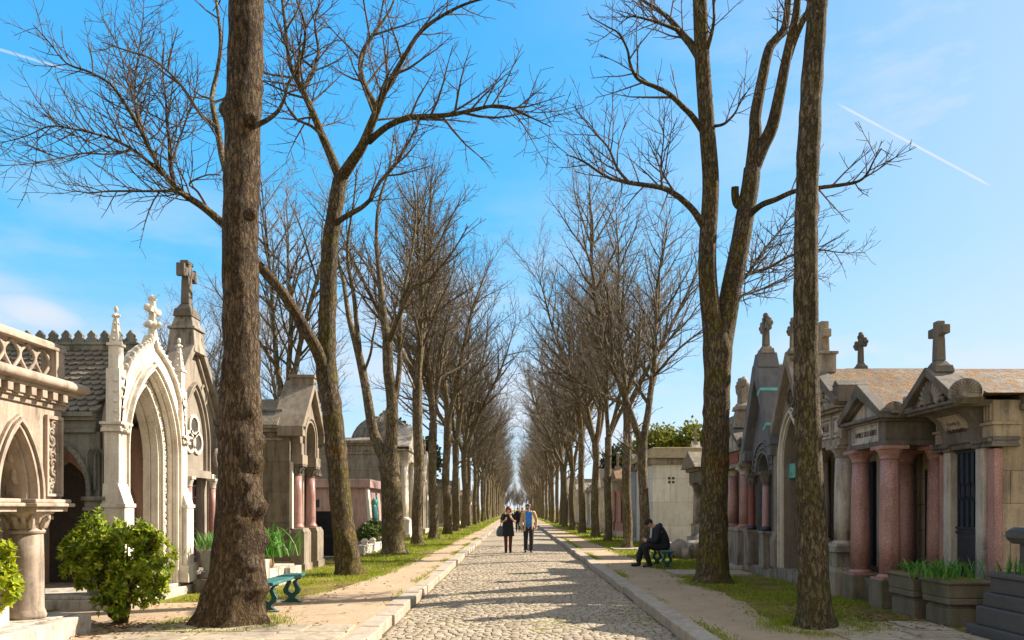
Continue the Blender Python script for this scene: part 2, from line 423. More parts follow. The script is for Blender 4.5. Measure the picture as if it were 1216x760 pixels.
# whitening added to the unseen sky overhead and behind, as neutral fill for the shade
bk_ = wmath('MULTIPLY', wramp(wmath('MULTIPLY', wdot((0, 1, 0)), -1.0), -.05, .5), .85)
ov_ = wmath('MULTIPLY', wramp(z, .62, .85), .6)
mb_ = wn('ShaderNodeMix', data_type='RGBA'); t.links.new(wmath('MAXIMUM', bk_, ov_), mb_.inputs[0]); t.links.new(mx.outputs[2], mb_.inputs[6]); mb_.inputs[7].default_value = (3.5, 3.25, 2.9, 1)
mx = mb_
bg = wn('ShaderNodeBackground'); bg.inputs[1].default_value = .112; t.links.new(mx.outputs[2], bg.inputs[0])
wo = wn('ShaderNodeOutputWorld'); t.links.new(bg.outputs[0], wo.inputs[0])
S.view_settings.view_transform = 'Standard'; S.view_settings.look = 'None'
S.view_settings.gamma = 1; S.view_settings.exposure = 1.3

# ------------------------------------------------------------------ ground, road, kerbs
RL, RR = -1.70, 2.04          # road edges
def nz(x, y, z=0.0): return noise.noise(Vector((x, y, z)))
def edge_left(y):
    pts = [(0, -7.5), (11.6, -6.6), (12.3, -3.7), (15, -3.1), (20, -2.95), (30, -2.8), (60, -2.65), (400, -2.6)]
    for (a, xa), (b, xb) in zip(pts, pts[1:]):
        if y <= b: return xa+(xb-xa)*(y-a)/(b-a)+.16*nz(y*.7, 3.1)+.1*nz(y*2.3, 8.2)
    return -2.6
def edge_right(y):
    pts = [(0, 4.6), (8.8, 4.3), (9.6, 3.25), (12, 3.62), (20, 3.5), (40, 3.35), (400, 3.1)]
    for (a, xa), (b, xb) in zip(pts, pts[1:]):
        if y <= b: return xa+(xb-xa)*(y-a)/(b-a)+.16*nz(y*.7, 13.1)+.1*nz(y*2.3, 18.2)
    return 3.1

def groundmat():
    t = NT('earth_and_turf'); p = t.pos()
    n1 = t.noise(p, 1.1, 7, .7); n2 = t.noise(p, 40, 4, .7); n3 = t.noise(p, .35, 4)
    soil = t.mix(t.ramp(n1, .35, .7), (.13,.085,.045), (.24,.17,.10))
    turf = t.mix(t.ramp(n2, .3, .7), (.15,.155,.02), (.32,.29,.05))
    col = t.mix(t.ramp(n1, .38, .55), soil, turf)
    col = t.mix(.5, col, t.ramp(n3, .3, .7, (.6,.6,.55,1), (1.1,1.05,1,1)), 'MULTIPLY')
    t.bump(t.math('ADD', n2, n1), .8, .05)
    return t.done(col, .95, .1)
def pathmat():
    t = NT('sandy_path'); p = t.pos()
    n1 = t.noise(p, .8, 7, .65); n2 = t.noise(p, 60, 4, .75); n3 = t.noise(p, 6, 6, .7)
    col = t.mix(t.ramp(n1, .3, .7), (.50,.38,.26), (.40,.29,.19))
    col = t.mix(.5, col, t.ramp(n2, .3, .7, (.55,.53,.5,1), (1.1,1.1,1.1,1)), 'MULTIPLY')
    col = t.mix(.35, col, t.ramp(n3, .35, .65, (.6,.58,.55,1), (1,1,1,1)), 'MULTIPLY')
    t.bump(t.math('ADD', t.math('MULTIPLY', n2, .5), n3), .7, .02)
    return t.done(col, .95, .1)
M['ground'] = groundmat(); M['path'] = pathmat()
def roadmats():
    t = NT('cobble_granite')
    r = t.n('ShaderNodeNewGeometry').outputs['Random Per Island']
    p = t.pos()
    col = t.ramp(r, 0, 1, (.31,.25,.185,1), (.46,.38,.285,1))
    col = t.mix(.6, col, t.ramp(t.noise(p, .7, 5), .3, .7, (.7,.68,.64,1), (1.05,1.03,1,1)), 'MULTIPLY')
    fine = t.noise(p, 45, 5, .7)
    col = t.mix(.5, col, t.ramp(fine, .3, .7, (.5,.5,.5,1), (1.1,1.1,1.1,1)), 'MULTIPLY')
    t.bump(t.math('ADD', fine, t.noise(p, 14, 3)), .45, .012)
    a = t.done(col, .8, .25)
    t = NT('mossy_joint'); p = t.pos()
    col = t.mix(t.ramp(t.noise(p, 1.3, 6, .7), .45, .62), (.11,.09,.06), (.15,.16,.03))
    t.bump(t.noise(p, 60, 4), .6, .01)
    b = t.done(col, .95, .1)
    t = NT('far_cobbles'); p = t.pos()
    br = t.n('ShaderNodeTexBrick'); br.inputs['Scale'].default_value = 1
    br.inputs['Brick Width'].default_value = .14; br.inputs['Row Height'].default_value = .1; br.inputs['Mortar Size'].default_value = .012
    br.inputs['Color1'].default_value = (.44,.365,.275,1); br.inputs['Color2'].default_value = (.34,.28,.205,1); br.inputs['Mortar'].default_value = (.15,.13,.08,1)
    t.l(p, br.inputs['Vector'])
    col = t.mix(.6, br.outputs[0], t.ramp(t.noise(p, .7, 5), .3, .7, (.7,.68,.64,1), (1.05,1.03,1,1)), 'MULTIPLY')
    t.bump(t.math('ADD', t.math('MULTIPLY', br.outputs['Fac'], -1.0), t.noise(p, 9, 4)), .6, .02)
    c = t.done(col, .7, .35)
    return a, b, c
M['cobble'], M['joint'], M['far_cobble'] = roadmats()

g = MB()
xs = [(-900, GZ), (RL-.2, GZ), (RL-.2, -.05), (RR+.2, -.05), (RR+.2, GZ), (900, GZ)]
for (xa, za), (xb, zb) in zip(xs, xs[1:]):
    if xa != xb or za != zb:
        g.add([(xa,-60,za),(xb,-60,zb),(xb,900,zb),(xa,900,za)], [(0,1,2,3)])
g.add([(RL-.2,900,-.05),(RR+.2,900,-.05),(RR+.2,900,GZ),(RL-.2,900,GZ)], [(0,1,2,3)])
g.add([(-900,900,GZ),(900,900,GZ),(900,2500,GZ),(-900,2500,GZ)], [(0,1,2,3)])
tag(g.build('ground', M['ground']), kind='structure')

# the road: real setts near the camera, a textured carriageway beyond
rd = MB(); rng = random.Random(4)
y = 5.5; row = 0
ROAD_Y = 34.0
def crown(x): return .035*(1-((x-.17)/1.87)**2)
while y < ROAD_Y:
    dy = rng.uniform(.078, .102)
    x = RL+.02-rng.random()*.1
    while x < RR-.03:
        w = rng.uniform(.09, .155)
        x0, x1 = max(x, RL+.01)+.004, min(x+w, RR-.01)-.004
        x += w
        if x1-x0 < .05: continue
        y0, y1 = y+.005+rng.uniform(-.004, .004), y+dy-.005+rng.uniform(-.004, .004)
        h = crown((x0+x1)/2)+rng.gauss(0, .0022)+.006*nz(x*.8, y*.6, 31); tl = rng.gauss(0, .0018); tm = rng.gauss(0, .002)
        b = .010; j = lambda: rng.uniform(-.008, .008)
        c4 = [(x0+abs(j()), y0+abs(j())), (x1-abs(j()), y0+abs(j())), (x1-abs(j()), y1-abs(j())), (x0+abs(j()), y1-abs(j()))]
        cx, cy = (x0+x1)/2, (y0+y1)/2
        vs = [(px, py, h-.035) for px, py in c4]+[(px, py, h-.0035) for px, py in c4]
        for k, (px, py) in enumerate(c4):
            qx, qy = px+(b if px < cx else -b), py+(b if py < cy else -b)
            vs.append((qx, qy, h+(tl if px < cx else -tl)+(tm if py < cy else -tm)))
        fs = [(8, 9, 10, 11)]
        for k in range(4):
            k2 = (k+1) % 4
            fs += [(k, k2, k2+4, k+4), (k+4, k2+4, k2+8, k+8)]
        rd.add(vs, fs, True)
    y += dy; row += 1
me = rd.mesh('road', M['cobble']); me.materials.append(M['joint']); me.materials.append(M['far_cobble'])
import bmesh
bm = bmesh.new(); bm.from_mesh(me)
nx = 8
for (ya, yb, dz, mi) in ((-10, ROAD_Y, -.0055, 1), (ROAD_Y, 420, -.003, 2)):
    for k in range(nx):
        xa, xb = RL-.02+(RR-RL+.04)*k/nx, RL-.02+(RR-RL+.04)*(k+1)/nx
        f = bm.faces.new([bm.verts.new(q) for q in ((xa,ya,crown(xa)+dz),(xb,ya,crown(xb)+dz),(xb,yb,crown(xb)+dz),(xa,yb,crown(xa)+dz))])
        f.material_index = mi
bm.to_mesh(me); bm.free()
road = bpy.data.objects.new('road', me); C.objects.link(road); tag(road, kind='structure')

for side in (-1, 1):
    k = MB(); y = 4.0; rng = random.Random(9+side)
    while y < 300:
        l = rng.uniform(.85, 1.35) if y < 90 else 12
        xin = RL if side < 0 else RR
        o = rng.uniform(-.02, .02); zt = GZ+.012+rng.uniform(-.014, .012)
        a, b = xin+o, xin+side*.27+o
        k.box(min(a, b), max(a, b), y+.010, y+l-.010, -.04, zt)
        y += l
    tag(k.build('kerb', M['kerb'], bevel=.014), kind='structure')

def strip(name, fa, fb, y0, y1, step, z, mat):
    m = MB(); y = y0; pr = None
    while y <= y1:
        xa, xb = fa(y), fb(y); cur = [(xa+(xb-xa)*i/6, y, z) for i in range(7)]
        if pr:
            for i in range(6): m.add([pr[i], pr[i+1], cur[i+1], cur[i]], [(0,1,2,3)])
        pr = cur; y += step if y < 60 else 4
    return tag(m.build(name, mat), kind='structure')
strip('pavement', edge_left, lambda y: RL-.24, 3, 300, .25, GZ+.004, M['path'])
strip('pavement', lambda y: RR+.24, edge_right, 3, 300, .25, GZ+.004, M['path'])

def slabs(x0, x1, y0, y1, seed, z, w=(.5, 1.0)):
    m = MB(); rng = random.Random(seed); y = y0
    while y < y1:
        d = rng.uniform(.5, .75); x = x0
        while x < x1:
            l = rng.uniform(*w); e = lambda: rng.uniform(.006, .034)
            xb = min(x+l, x1)
            zz = z+rng.uniform(-.004, .006)
            m.prism([(x+e(), y+e()), (xb-e(), y+e()), (xb-e(), y+d-e()), (x+e(), y+d-e())], GZ-.02, zz, 'z')
            x += l
        y += d
    return tag(m.build('paving', M['slab'], bevel=.006), kind='structure')
slabs(-4.75, RL-.29, 7.2, 9.35, 3, GZ+.022)
slabs(3.7, 5.3, 7.2, 9.1, 5, GZ+.024)
slabs(3.5, 5.25, 16.7, 17.3, 8, GZ+.05)
slabs(3.5, 5.6, 27.2, 27.9, 12, GZ+.05)

# grass blades, thickest near the camera
gr = MB(); rng = random.Random(21)
def grassy(x, y):
    """patchiness 0..1"""
    return max(0, min(1, .5+1.3*nz(x*.9, y*.45, 5)+.7*nz(x*2.6, y*1.6, 9)))
def blade(x, y, h, w, z=GZ):
    a = rng.random()*2*PI; l = rng.uniform(.1, .7)*h
    ca, sa = math.cos(a), math.sin(a)
    b = rng.random()*2*PI; wx, wy = w*math.cos(b), w*math.sin(b)
    gr.add([(x-wx, y-wy, z-.005), (x+wx, y+wy, z-.005), (x+ca*l*.4+wx*.7, y+sa*l*.4+wy*.7, z+h*.6), (x+ca*l*.4-wx*.7, y+sa*l*.4-wy*.7, z+h*.6), (x+ca*l, y+sa*l, z+h)],
           [(0,1,2,3), (3,2,4)])
n = 0
for side in (-1, 1):
    for ya, yb, den, w, h in ((8.6, 14, 2400, .004, .05), (14, 22, 1400, .006, .055), (22, 36, 550, .011, .07), (36, 70, 140, .022, .09), (70, 130, 30, .05, .11)):
        wid = 3.4
        for _ in range(int((yb-ya)*wid*den)):
            y = rng.uniform(ya, yb)
            e = edge_left(y) if side < 0 else edge_right(y)
            u = rng.random()
            x = e+side*u*wid-side*.15
            if side < 0 and x < -5.5 or x > 5.5: continue
            if side > 0 and (x > 3.5 and (y < 9.0 or 16.65 < y < 17.35 or 27.1 < y < 27.95)): continue
            if side > 0 and y < 11.5 and x > 4.75: continue
            g_ = grassy(x, y)*(min(1, .25+abs(x-e)*2.2))
            if side < 0 and y < 12.1: g_ *= .5
            if rng.random() < g_: blade(x, y, h*rng.uniform(.5, 1.2), w)
# ragged fringe along the back of each kerb
for side in (-1, 1):
    for _ in range(9000):
        y = rng.uniform(8.4, 40); x = (RL-.27 if side < 0 else RR+.27)+side*abs(rng.gauss(0, .09))
        if rng.random() < max(0, nz(y*.5, side*7.7)+.25): blade(x, y, .045*rng.uniform(.4, 1), .004+.0003*y)
# tufts round the nearest trunks and in the slab joints
for cx, cy, r in ((-3.75, 9.7, .62), (3.73, 9.35, .45), (3.95, 15, .5), (-3.78, 17, .5)):
    for _ in range(1500):
        a = rng.random()*2*PI; q = r+abs(rng.gauss(0, .16))
        blade(cx+q*math.cos(a), cy+q*math.sin(a), .06*rng.uniform(.4, 1.2), .004)
tag(gr.build('grass', M['grass'], fix=False), kind='stuff')

lv = MB(); rng = random.Random(33)
def litter(cx, cy, sx, sy, n):
    for _ in range(n):
        x, y = rng.gauss(cx, sx), rng.gauss(cy, sy)
        if RL-.28 < x < RR+.28: continue
        a = rng.random()*2*PI; l = rng.uniform(.02, .05); w = l*.45; z = GZ+.008+rng.random()*.02
        ca, sa = math.cos(a), math.sin(a)
        lv.add([(x-ca*l, y-sa*l, z), (x+sa*w, y-ca*w, z+rng.uniform(0, .02)), (x+ca*l, y+sa*l, z+rng.uniform(0, .02)), (x-sa*w, y+ca*w, z+.003)], [(0,1,2,3)])
litter(-4.75, 9.3, .35, .35, 420); litter(4.9, 9.9, .4, .5, 350); litter(4.6, 12, .5, 1.5, 200); litter(-4, 16, .6, 3, 160); litter(-3.7, 9.7, .7, .5, 160)
litter(-4.1, 11.5, .7, 1.2, 260); litter(-4.2, 14, .8, 1.5, 240); litter(4.3, 10.8, .6, .9, 300); litter(4.2, 15, .6, 2, 240); litter(0, 20, 2.5, 9, 260); litter(3.9, 28, .5, 3, 200); litter(-4, 31, .5, 4, 200)
tag(lv.build('fallen_leaves', M['dry_leaf'], fix=False), kind='stuff')
# ------------------------------------------------------------------ trees
def lerp_path(pts, rad, n):
    """Catmull-Rom resample of points and radii"""
    out = []; rr = []
    m = len(pts)
    for i in range(m-1):
        p0, p1, p2, p3 = pts[max(i-1,0)], pts[i], pts[i+1], pts[min(i+2,m-1)]
        for k in range(n):
            t = k/n; t2 = t*t; t3 = t2*t
            out.append(.5*((2*p1)+(p2-p0)*t+(2*p0-5*p1+4*p2-p3)*t2+(3*p1-p0-3*p2+p3)*t3))
            rr.append(rad[i]+(rad[i+1]-rad[i])*t)
    out.append(pts[-1].copy()); rr.append(rad[-1])
    return out, rr

def trunk_mesh(mb, pts, rad, sides=24, sub=8, rough=.06, burls=(), seed=0, root_flare=True):
    """a trunk with uneven bark relief, root flare and burls; local coordinates"""
    P_, R_ = lerp_path(pts, rad, sub)
    base = pts[0].z; vs = []; fs = []; n = sides
    for p, r in zip(P_, R_):
        for k in range(n):
            a = 2*PI*k/n; ca, sa = math.cos(a), math.sin(a)
            q = Vector((p.x+r*ca, p.y+r*sa, p.z))
            d = 1+rough*noise.noise(q*3.0+Vector((seed,0,0)))*1.4+rough*.8*noise.noise(Vector((q.x*11+seed, q.y*11, q.z*3)))
            if root_flare:
                hh = max(0, 1-(p.z-base)/.55)
                d += hh*hh*.16*max(0, math.sin(a*5+seed)+.25*math.sin(a*3+1))
            rr = r*d
            q = Vector((p.x+rr*ca, p.y+rr*sa, p.z))
            for (bz, ba, br, bh) in burls:
                da = (a-ba+PI) % (2*PI)-PI
                e = ((q.z-bz)/br)**2+(da*r/br)**2
                if e < 4: 
                    f = bh*math.exp(-e*1.6)*(1+.5*noise.noise(q*14))
                    q.x += f*ca; q.y += f*sa
            vs.append(tuple(q))
    for i in range(len(P_)-1):
        for k in range(n):
            k2 = (k+1) % n
            fs.append((i*n+k, i*n+k2, (i+1)*n+k2, (i+1)*n+k))
    mb.add(vs, fs, True)

def rand_perp(rng, d):
    v = Vector((rng.gauss(0,1), rng.gauss(0,1), rng.gauss(0,1)))
    v -= d*v.dot(d)
    return v.normalized() if v.length > 1e-6 else Vector((1,0,0))

def grow(mb, rng, p, d, L, r, lev, prm):
    """one branch: a wandering polyline that bends upward, with side shoots; lev 0 = limb"""
    seg = prm['seg'][lev]
    n = max(3, int(L/seg)); pts = [p.copy()]; rad = [r]; dirs = [d.copy()]
    wob = prm['wob'][lev]; up = prm['up'][lev]; tip = prm['tip'][min(lev, len(prm['tip'])-1)]
    for i in range(n):
        d = d+rand_perp(rng, d)*wob+Vector((0,0,up*(1-abs(d.z)*.6)))
        d.normalize(); p = p+d*(L/n); pts.append(p); dirs.append(d.copy())
        rad.append(max(tip, r*(1-(i+1)/n)**.85*.95+tip*.5))
    sides = 8 if r > .07 else (5 if r > .022 else 3)
    mb.cur = 1 if r > .03 else 0
    mb.tube(pts, rad, sides); mb.cur = 0
    side_shoots(mb, rng, pts, rad, dirs, L, lev, prm)

def side_shoots(mb, rng, pts, rad, dirs, L, lev, prm, t0=None, k=1.0, count=None):
    if lev+1 >= len(prm['seg']): return
    n = len(pts)-1
    cnt = count if count is not None else prm['den'][lev]*L*k
    cnt = int(cnt)+(1 if rng.random() < cnt % 1 else 0)
    ts = prm['t0'][lev] if t0 is None else t0
    az = rng.random()*6.28
    for j in range(cnt):
        t = ts+(1-ts)*(j+rng.random())/max(cnt,1); t = min(t, .985)
        i = min(int(t*n), n-1); f = t*n-i
        p = pts[i].lerp(pts[i+1], f); r0 = rad[i]+(rad[i+1]-rad[i])*f; d = dirs[i]
        az += 2.2+rng.uniform(-.6, .6)
        u = d.orthogonal().normalized(); u = Matrix.Rotation(az, 3, d) @ u
        u = u+Vector((0, 0, prm['rise'])); u = (u-d*u.dot(d))
        if u.length < 1e-4: continue
        u.normalize()
        ang = math.radians(rng.uniform(*prm['ang'][lev]))
        nd = d*math.cos(ang)+u*math.sin(ang)
        l2 = L*prm['ratio'][lev]*rng.uniform(.55, 1.15)*(1.1-.55*t)
        if lev == 0 and prm.get('cap'): l2 = min(l2, prm['cap'])
        if l2 < .12: continue
        grow(mb, rng, p, nd, l2, min(r0*.72, prm['rr'][lev]*l2+.004), lev+1, prm)

NEAR = dict(seg=(.5,.34,.24,.16), wob=(.08,.13,.17,.2), up=(.05,.07,.10,.13), tip=(.008,.006,.005,.004), den=(2.5,5.2,6.5,0), t0=(.18,.16,.12,0),
            ratio=(.48,.46,.42,0), rr=(.016,.012,.011,.01), ang=((35,62),(32,60),(30,60)), rise=.35)
MID = dict(seg=(.7,.5,.36,.3), wob=(.07,.12,.16,.2), up=(.05,.06,.07,.08), tip=(.012,.009,.0065,.0055), den=(2.5,3.5,3.3,0), t0=(.15,.12,.1,0),
           ratio=(.42,.44,.44,0), rr=(.016,.013,.012,.01), ang=((24,48),(26,50),(30,56)), rise=.3)

def pix_limb(pix, d0, d1, r0, r1, org, rng=None):
    """pixel polyline -> local 3-D points, swinging from depth d0 to d1"""
    n = len(pix); out = []
    for i, (a, b) in enumerate(pix):
        t = i/(n-1); out.append(P(a, b, d0+(d1-d0)*(t**.8))-org)
    return lerp_path(out, [r0+(r1-r0)*(i/(n-1))**.8 for i in range(n)], 4)
def limb(mb, rng, pix, d0, d1, r0, r1, org, prm=NEAR, t0=.15, k=1.0, L=None, lev=0):
    pts, rad = pix_limb(pix, d0, d1, r0, r1, org)
    mb.cur = 1 if r0 > .03 else 0; mb.tube(pts, rad, 10 if r0 > .05 else 6, cap=True); mb.cur = 0
    dirs = [(pts[min(i+1, len(pts)-1)]-pts[max(i-1, 0)]).normalized() for i in range(len(pts))]
    ln = sum((pts[i+1]-pts[i]).length for i in range(len(pts)-1))
    pr = dict(prm)
    side_shoots(mb, rng, pts, rad, dirs, L or min(ln, 4.2), lev, pr, t0, 1, count=pr['den'][lev]*ln*k)
    return pts

def tree_obj(label, org, trunk_mb, crown_mb, tmat, group=None, name='bare_tree'):
    r = thing(name, label, 'tree', org, 0, group)
    trunk_mb.build('trunk', tmat, r, fix=False)
    if crown_mb: crown_mb.build('crown', [M['twig_dark'], tmat if tmat is not M['bark_knobby'] else M['bark_grey']], r, fix=False)
    return r
AV = 'bare trees lining the cobbled avenue'

# --- nearest left tree: thick knobby trunk
d = 9.75; org = P(272, 740, d); org.z = GZ
prof = [(270,740,45),(275,715,37),(279,690,33),(282,655,28.5),(284,600,25.5),(285,540,25.5),(286,470,23),(286,400,20.5),(285,300,20.5),(287,200,20),(290,100,19.5),(293,0,20),(296,-120,17),(300,-260,14),(304,-420,9)]
sc = d/F
pts = [P(a,b,d)-org for a,b,_ in prof]; pts[0].z = -.03
tb = MB(); trunk_mesh(tb, pts, [r*sc for *_,r in prof], 40, 14, .085,
    burls=[(1.5,-.3,.17,.12),(1.1,-.15,.2,.10),(.75,-.6,.2,.09),(2.05,-.4,.15,.11),(1.8,-.9,.12,.08),(2.35,-.1,.12,.08),(1.3,-1.2,.15,.07),(.45,-.2,.16,.09),(2.5,-2.6,.12,.05),(2.7,-.6,.1,.045),(3.9,-.2,.1,.04),(4.3,-1.1,.09,.05),(6.6,-2.9,.12,.07),(6.9,-.1,.1,.05),(4.45,-1.4,.07,.05),(1.9,-1.3,.12,.04),(.55,-1.0,.18,.05)], seed=2)
# sawn-off stubs
for (px, py, a) in ((301,142,-.6),(300,255,-.9)):
    c = P(px, py, d-.2)-org
    tb.tube([c-Vector((.06,0,.02)), c+Vector((.02*1,-.06,0)), c+Vector((.03,-.09,.01))], [.075,.065,.055], 10, cap=True)
rng = random.Random(11); cb = MB()
limb(cb, rng, [(306,148),(318,142),(330,132),(338,116),(342,100),(350,85),(358,60)], d, d-.6, .035, .01, org, t0=.35, k=1.0, L=1.6)
limb(cb, rng, [(270,205),(264,185),(259,158),(253,128),(252,112),(258,85),(262,50),(258,10),(250,-40)], d+.1, d+1.2, .055, .016, org, t0=.2, k=.8, L=2.2)
limb(cb, rng, [(258,152),(237,134),(213,99),(182,71),(150,60),(122,50)], d+.3, d+1.2, .03, .008, org, t0=.2, k=.9, L=1.8)
limb(cb, rng, [(286,6),(255,-50),(215,-140),(170,-240)], d, d+1.5, .07, .02, org, k=.7, L=2.6)
for k_ in range(7):
    a = k_*2.4; grow(cb, rng, Vector((.32, 0, 8.6+k_*.6)), Vector((math.cos(a), math.sin(a), .9)).normalized(), 4.2, .07, 0, MID)
tree_obj('nearest left row tree, thick dark trunk covered in burls beside the turquoise bench', org, tb, cb, M['bark_knobby'], AV)

# --- second left tree: leaning limb that passes behind the first trunk
d = 17.0; org = P(414, 687, d); org.z = GZ; sc = d/F
prof = [(417,688,20),(413,668,15.5),(408,630,13.5),(403,580,12.7),(399,530,12.3),(394,485,12),(388,445,12.5),(388,400,10.5),(390,340,10),(393,285,9.5),(400,235,9),(404,213,8.5)]
pts = [P(a,b,d)-org for a,b,_ in prof]; pts[0].z = -.03
tb = MB(); trunk_mesh(tb, pts, [r*sc for *_,r in prof], 24, 9, .07, burls=[(.7,-1.2,.2,.05),(.5,-.8,.18,.05),(1.0,-2,.15,.04)], seed=5)
rng = random.Random(12); cb = MB()
q, rq = pix_limb([(388,448),(376,415),(360,387),(345,362),(330,340),(305,312),(285,282),(263,264)], d, d-1.4, .15, .085, org)
tb.tube(q, rq, 12)
e = d-1.4
LB = [([(263,264),(250,253),(237,243),(220,232),(207,221),(190,200),(186,193),(172,165),(158,138),(145,118),(130,99),(105,85),(79,75),(59,51),(40,30)], e, e-1.2, .085, .008, .15, 1.25),
      ([(237,243),(222,233),(205,227),(174,227),(130,227),(105,229),(85,225)], e, e-1.8, .045, .007, .2, 1.1),
      ([(200,212),(180,195),(158,178),(135,166),(110,158),(85,153),(59,150),(30,162),(0,170)], e-.3, e-1.6, .045, .007, .15, 1.3),
      ([(158,178),(130,183),(99,182),(70,188),(39,194),(0,197)], e-.6, e-2.2, .025, .006, .15, 1.2),
      ([(207,221),(202,195),(201,170),(198,140),(197,118),(194,95),(193,70),(196,40)], e-.1, e+.8, .05, .008, .15, 1.1),
      ([(205,190),(215,160),(222,140),(230,120),(236,80)], e, e+.9, .03, .007, .15, 1.0),
      ([(250,253),(235,228),(225,218),(245,208),(262,208)], e, e-.6, .03, .01, .3, .6),
      ([(171,165),(160,120),(150,95),(142,60),(120,20)], e-.5, e+.4, .03, .007, .1, 1.2),
      ([(186,193),(165,150),(160,110),(165,60),(170,20),(172,-30)], e-.3, e+1.2, .03, .007, .1, 1.1)]
for pix, d0, d1, r0, r1, t0, k_ in LB: limb(cb, rng, pix, d0, d1, r0, r1, org, t0=t0, k=k_*1.5, L=2.9, lev=1)
ml = [([(404,213),(393,185),(383,162),(372,135),(359,107),(350,90),(343,71),(339,32),(335,0),(328,-60)], d, d+.8, .115, .022, .3, .75),
      ([(404,213),(418,192),(430,174),(440,150),(448,130),(455,112),(462,99),(478,71),(501,36),(537,12),(568,0),(600,-6)], d, d-1.5, .135, .012, .25, .7),
      ([(438,168),(460,150),(485,140),(510,138),(537,136),(560,131),(584,126),(602,127),(616,132),(636,142),(655,151)], d-.3, d-3.0, .075, .008, .15, .8),
      ([(448,130),(438,112),(432,99),(428,80),(430,63),(440,46),(450,32),(462,14),(470,-5)], d-.3, d+1, .085, .02, .2, .7),
      ([(397,268),(406,260),(418,253),(430,246),(440,237)], d, d-.4, .07, .045, .9, .6),
      ([(440,237),(452,215),(470,195),(490,160),(505,130)], d-.4, d-.9, .05, .01, .15, .8),
      ([(383,162),(370,150),(350,140),(338,120),(330,95)], d, d+1, .045, .01, .2, .8),
      ([(359,107),(372,85),(378,60),(374,30),(380,0)], d+.5, d+1.5, .06, .015, .2, .7),
      ([(350,90),(360,60),(362,30),(352,0)], d+.5, d-.3, .05, .015, .2, .7)]
for pix, d0, d1, r0, r1, t0, k_ in ml: limb(cb, rng, pix, d0, d1, r0, r1, org, t0=t0, k=k_*2.3, L=3.8)
tree_obj('second left row tree, with a long low limb leaning away over the tombs', org, tb, cb, M['bark_rusty'], AV)

# --- third left tree: forks low like a Y
d = 24.4; org = P(468, 660, d); org.z = GZ; sc = d/F
prof = [(467,663,19),(467,648,14),(466,610,12.5),(464,570,12),(462,552,13),(464,538,11)]
pts = [P(a,b,d)-org for a,b,_ in prof]; pts[0].z = -.03
tb = MB(); trunk_mesh(tb, pts, [r*sc for *_,r in prof], 20, 8, .07, burls=[(1.0,-1,.2,.05)], seed=8)
rng = random.Random(13); cb = MB()
for pix, r0, r1 in (([(460,553),(450,530),(444,515),(440,496),(436,470),(433,454),(427,425),(421,400)], .2, .12), ([(463,540),(465,520),(466,496),(465,470),(461,440),(460,406)], .22, .16)):
    q, rq = pix_limb(pix, d, d+(.3 if r0 < .21 else -.2), r0, r1, org); tb.tube(q, rq, 12)
for pix, d0, d1, r0, r1, t0, k_ in [
      ([(421,402),(414,375),(408,335),(402,310),(396,275),(392,240)], d+.3, d+1.5, .11, .02, .1, .8),
      ([(428,430),(424,390),(420,350),(414,318),(413,286),(420,240),(424,200)], d+.3, d-1, .10, .02, .2, .8),
      ([(433,440),(440,420),(443,400),(447,382)], d+.2, d, .05, .03, .7, .4),
      ([(460,408),(455,370),(452,340),(449,312),(447,280),(450,240),(462,200),(468,160)], d-.2, d+.6, .14, .02, .2, .8),
      ([(452,345),(440,322),(425,300),(412,280)], d, d+1.6, .07, .015, .2, .8),
      ([(462,405),(470,385),(482,356),(492,340),(507,334),(522,318),(540,295),(556,268)], d-.2, d-2.6, .10, .015, .2, .9),
      ([(466,495),(470,470),(474,440),(475,406),(477,359),(484,325),(490,295),(494,250),(490,215)], d, d+1.2, .12, .02, .3, .8),
      ([(477,360),(490,330),(515,300),(530,270),(548,235)], d+.6, d-1.2, .07, .012, .2, .9)]:
    limb(cb, rng, pix, d0, d1, r0, r1, org, prm=MID, t0=t0, k=k_*1.25, L=3.6)
tree_obj('third left row tree, forking low into a wide Y beside the domed chapel', org, tb, cb, M['bark_grey'], AV)

# --- nearest right tree: slim, straight
d = 9.45; org = P(968, 745, d); org.z = GZ; sc = d/F
prof = [(969,745,25),(968,725,20.5),(966,690,18.5),(964,640,17.5),(961,560,15.5),(958,480,14.5),(957,400,14),(957,320,13.5),(958,240,13),(961,160,12.5),(965,80,12),(971,0,11.5),(980,-120,11),(990,-300,9),(1000,-450,6)]
pts = [P(a,b,d)-org for a,b,_ in prof]; pts[0].z = -.03
tb = MB(); trunk_mesh(tb, pts, [r*sc for *_,r in prof], 28, 12, .06, burls=[(6.4,-2.6,.09,.04),(5.9,-2.9,.07,.03),(2.4,-.2,.1,.03),(3.6,.1,.08,.03),(5.2,-.2,.06,.03),(1.5,-1.2,.1,.02)], seed=14)
rng = random.Random(15); cb = MB()
for k_ in range(7):
    a = k_*2.4+1; grow(cb, rng, Vector((.12, 0, 8.2+k_*.55)), Vector((math.cos(a), math.sin(a), .9)).normalized(), 3.8, .06, 0, MID)
tree_obj('nearest tree of the right row, slim straight trunk in front of the pillared tombs', org, tb, cb, M['bark_slim'], AV)

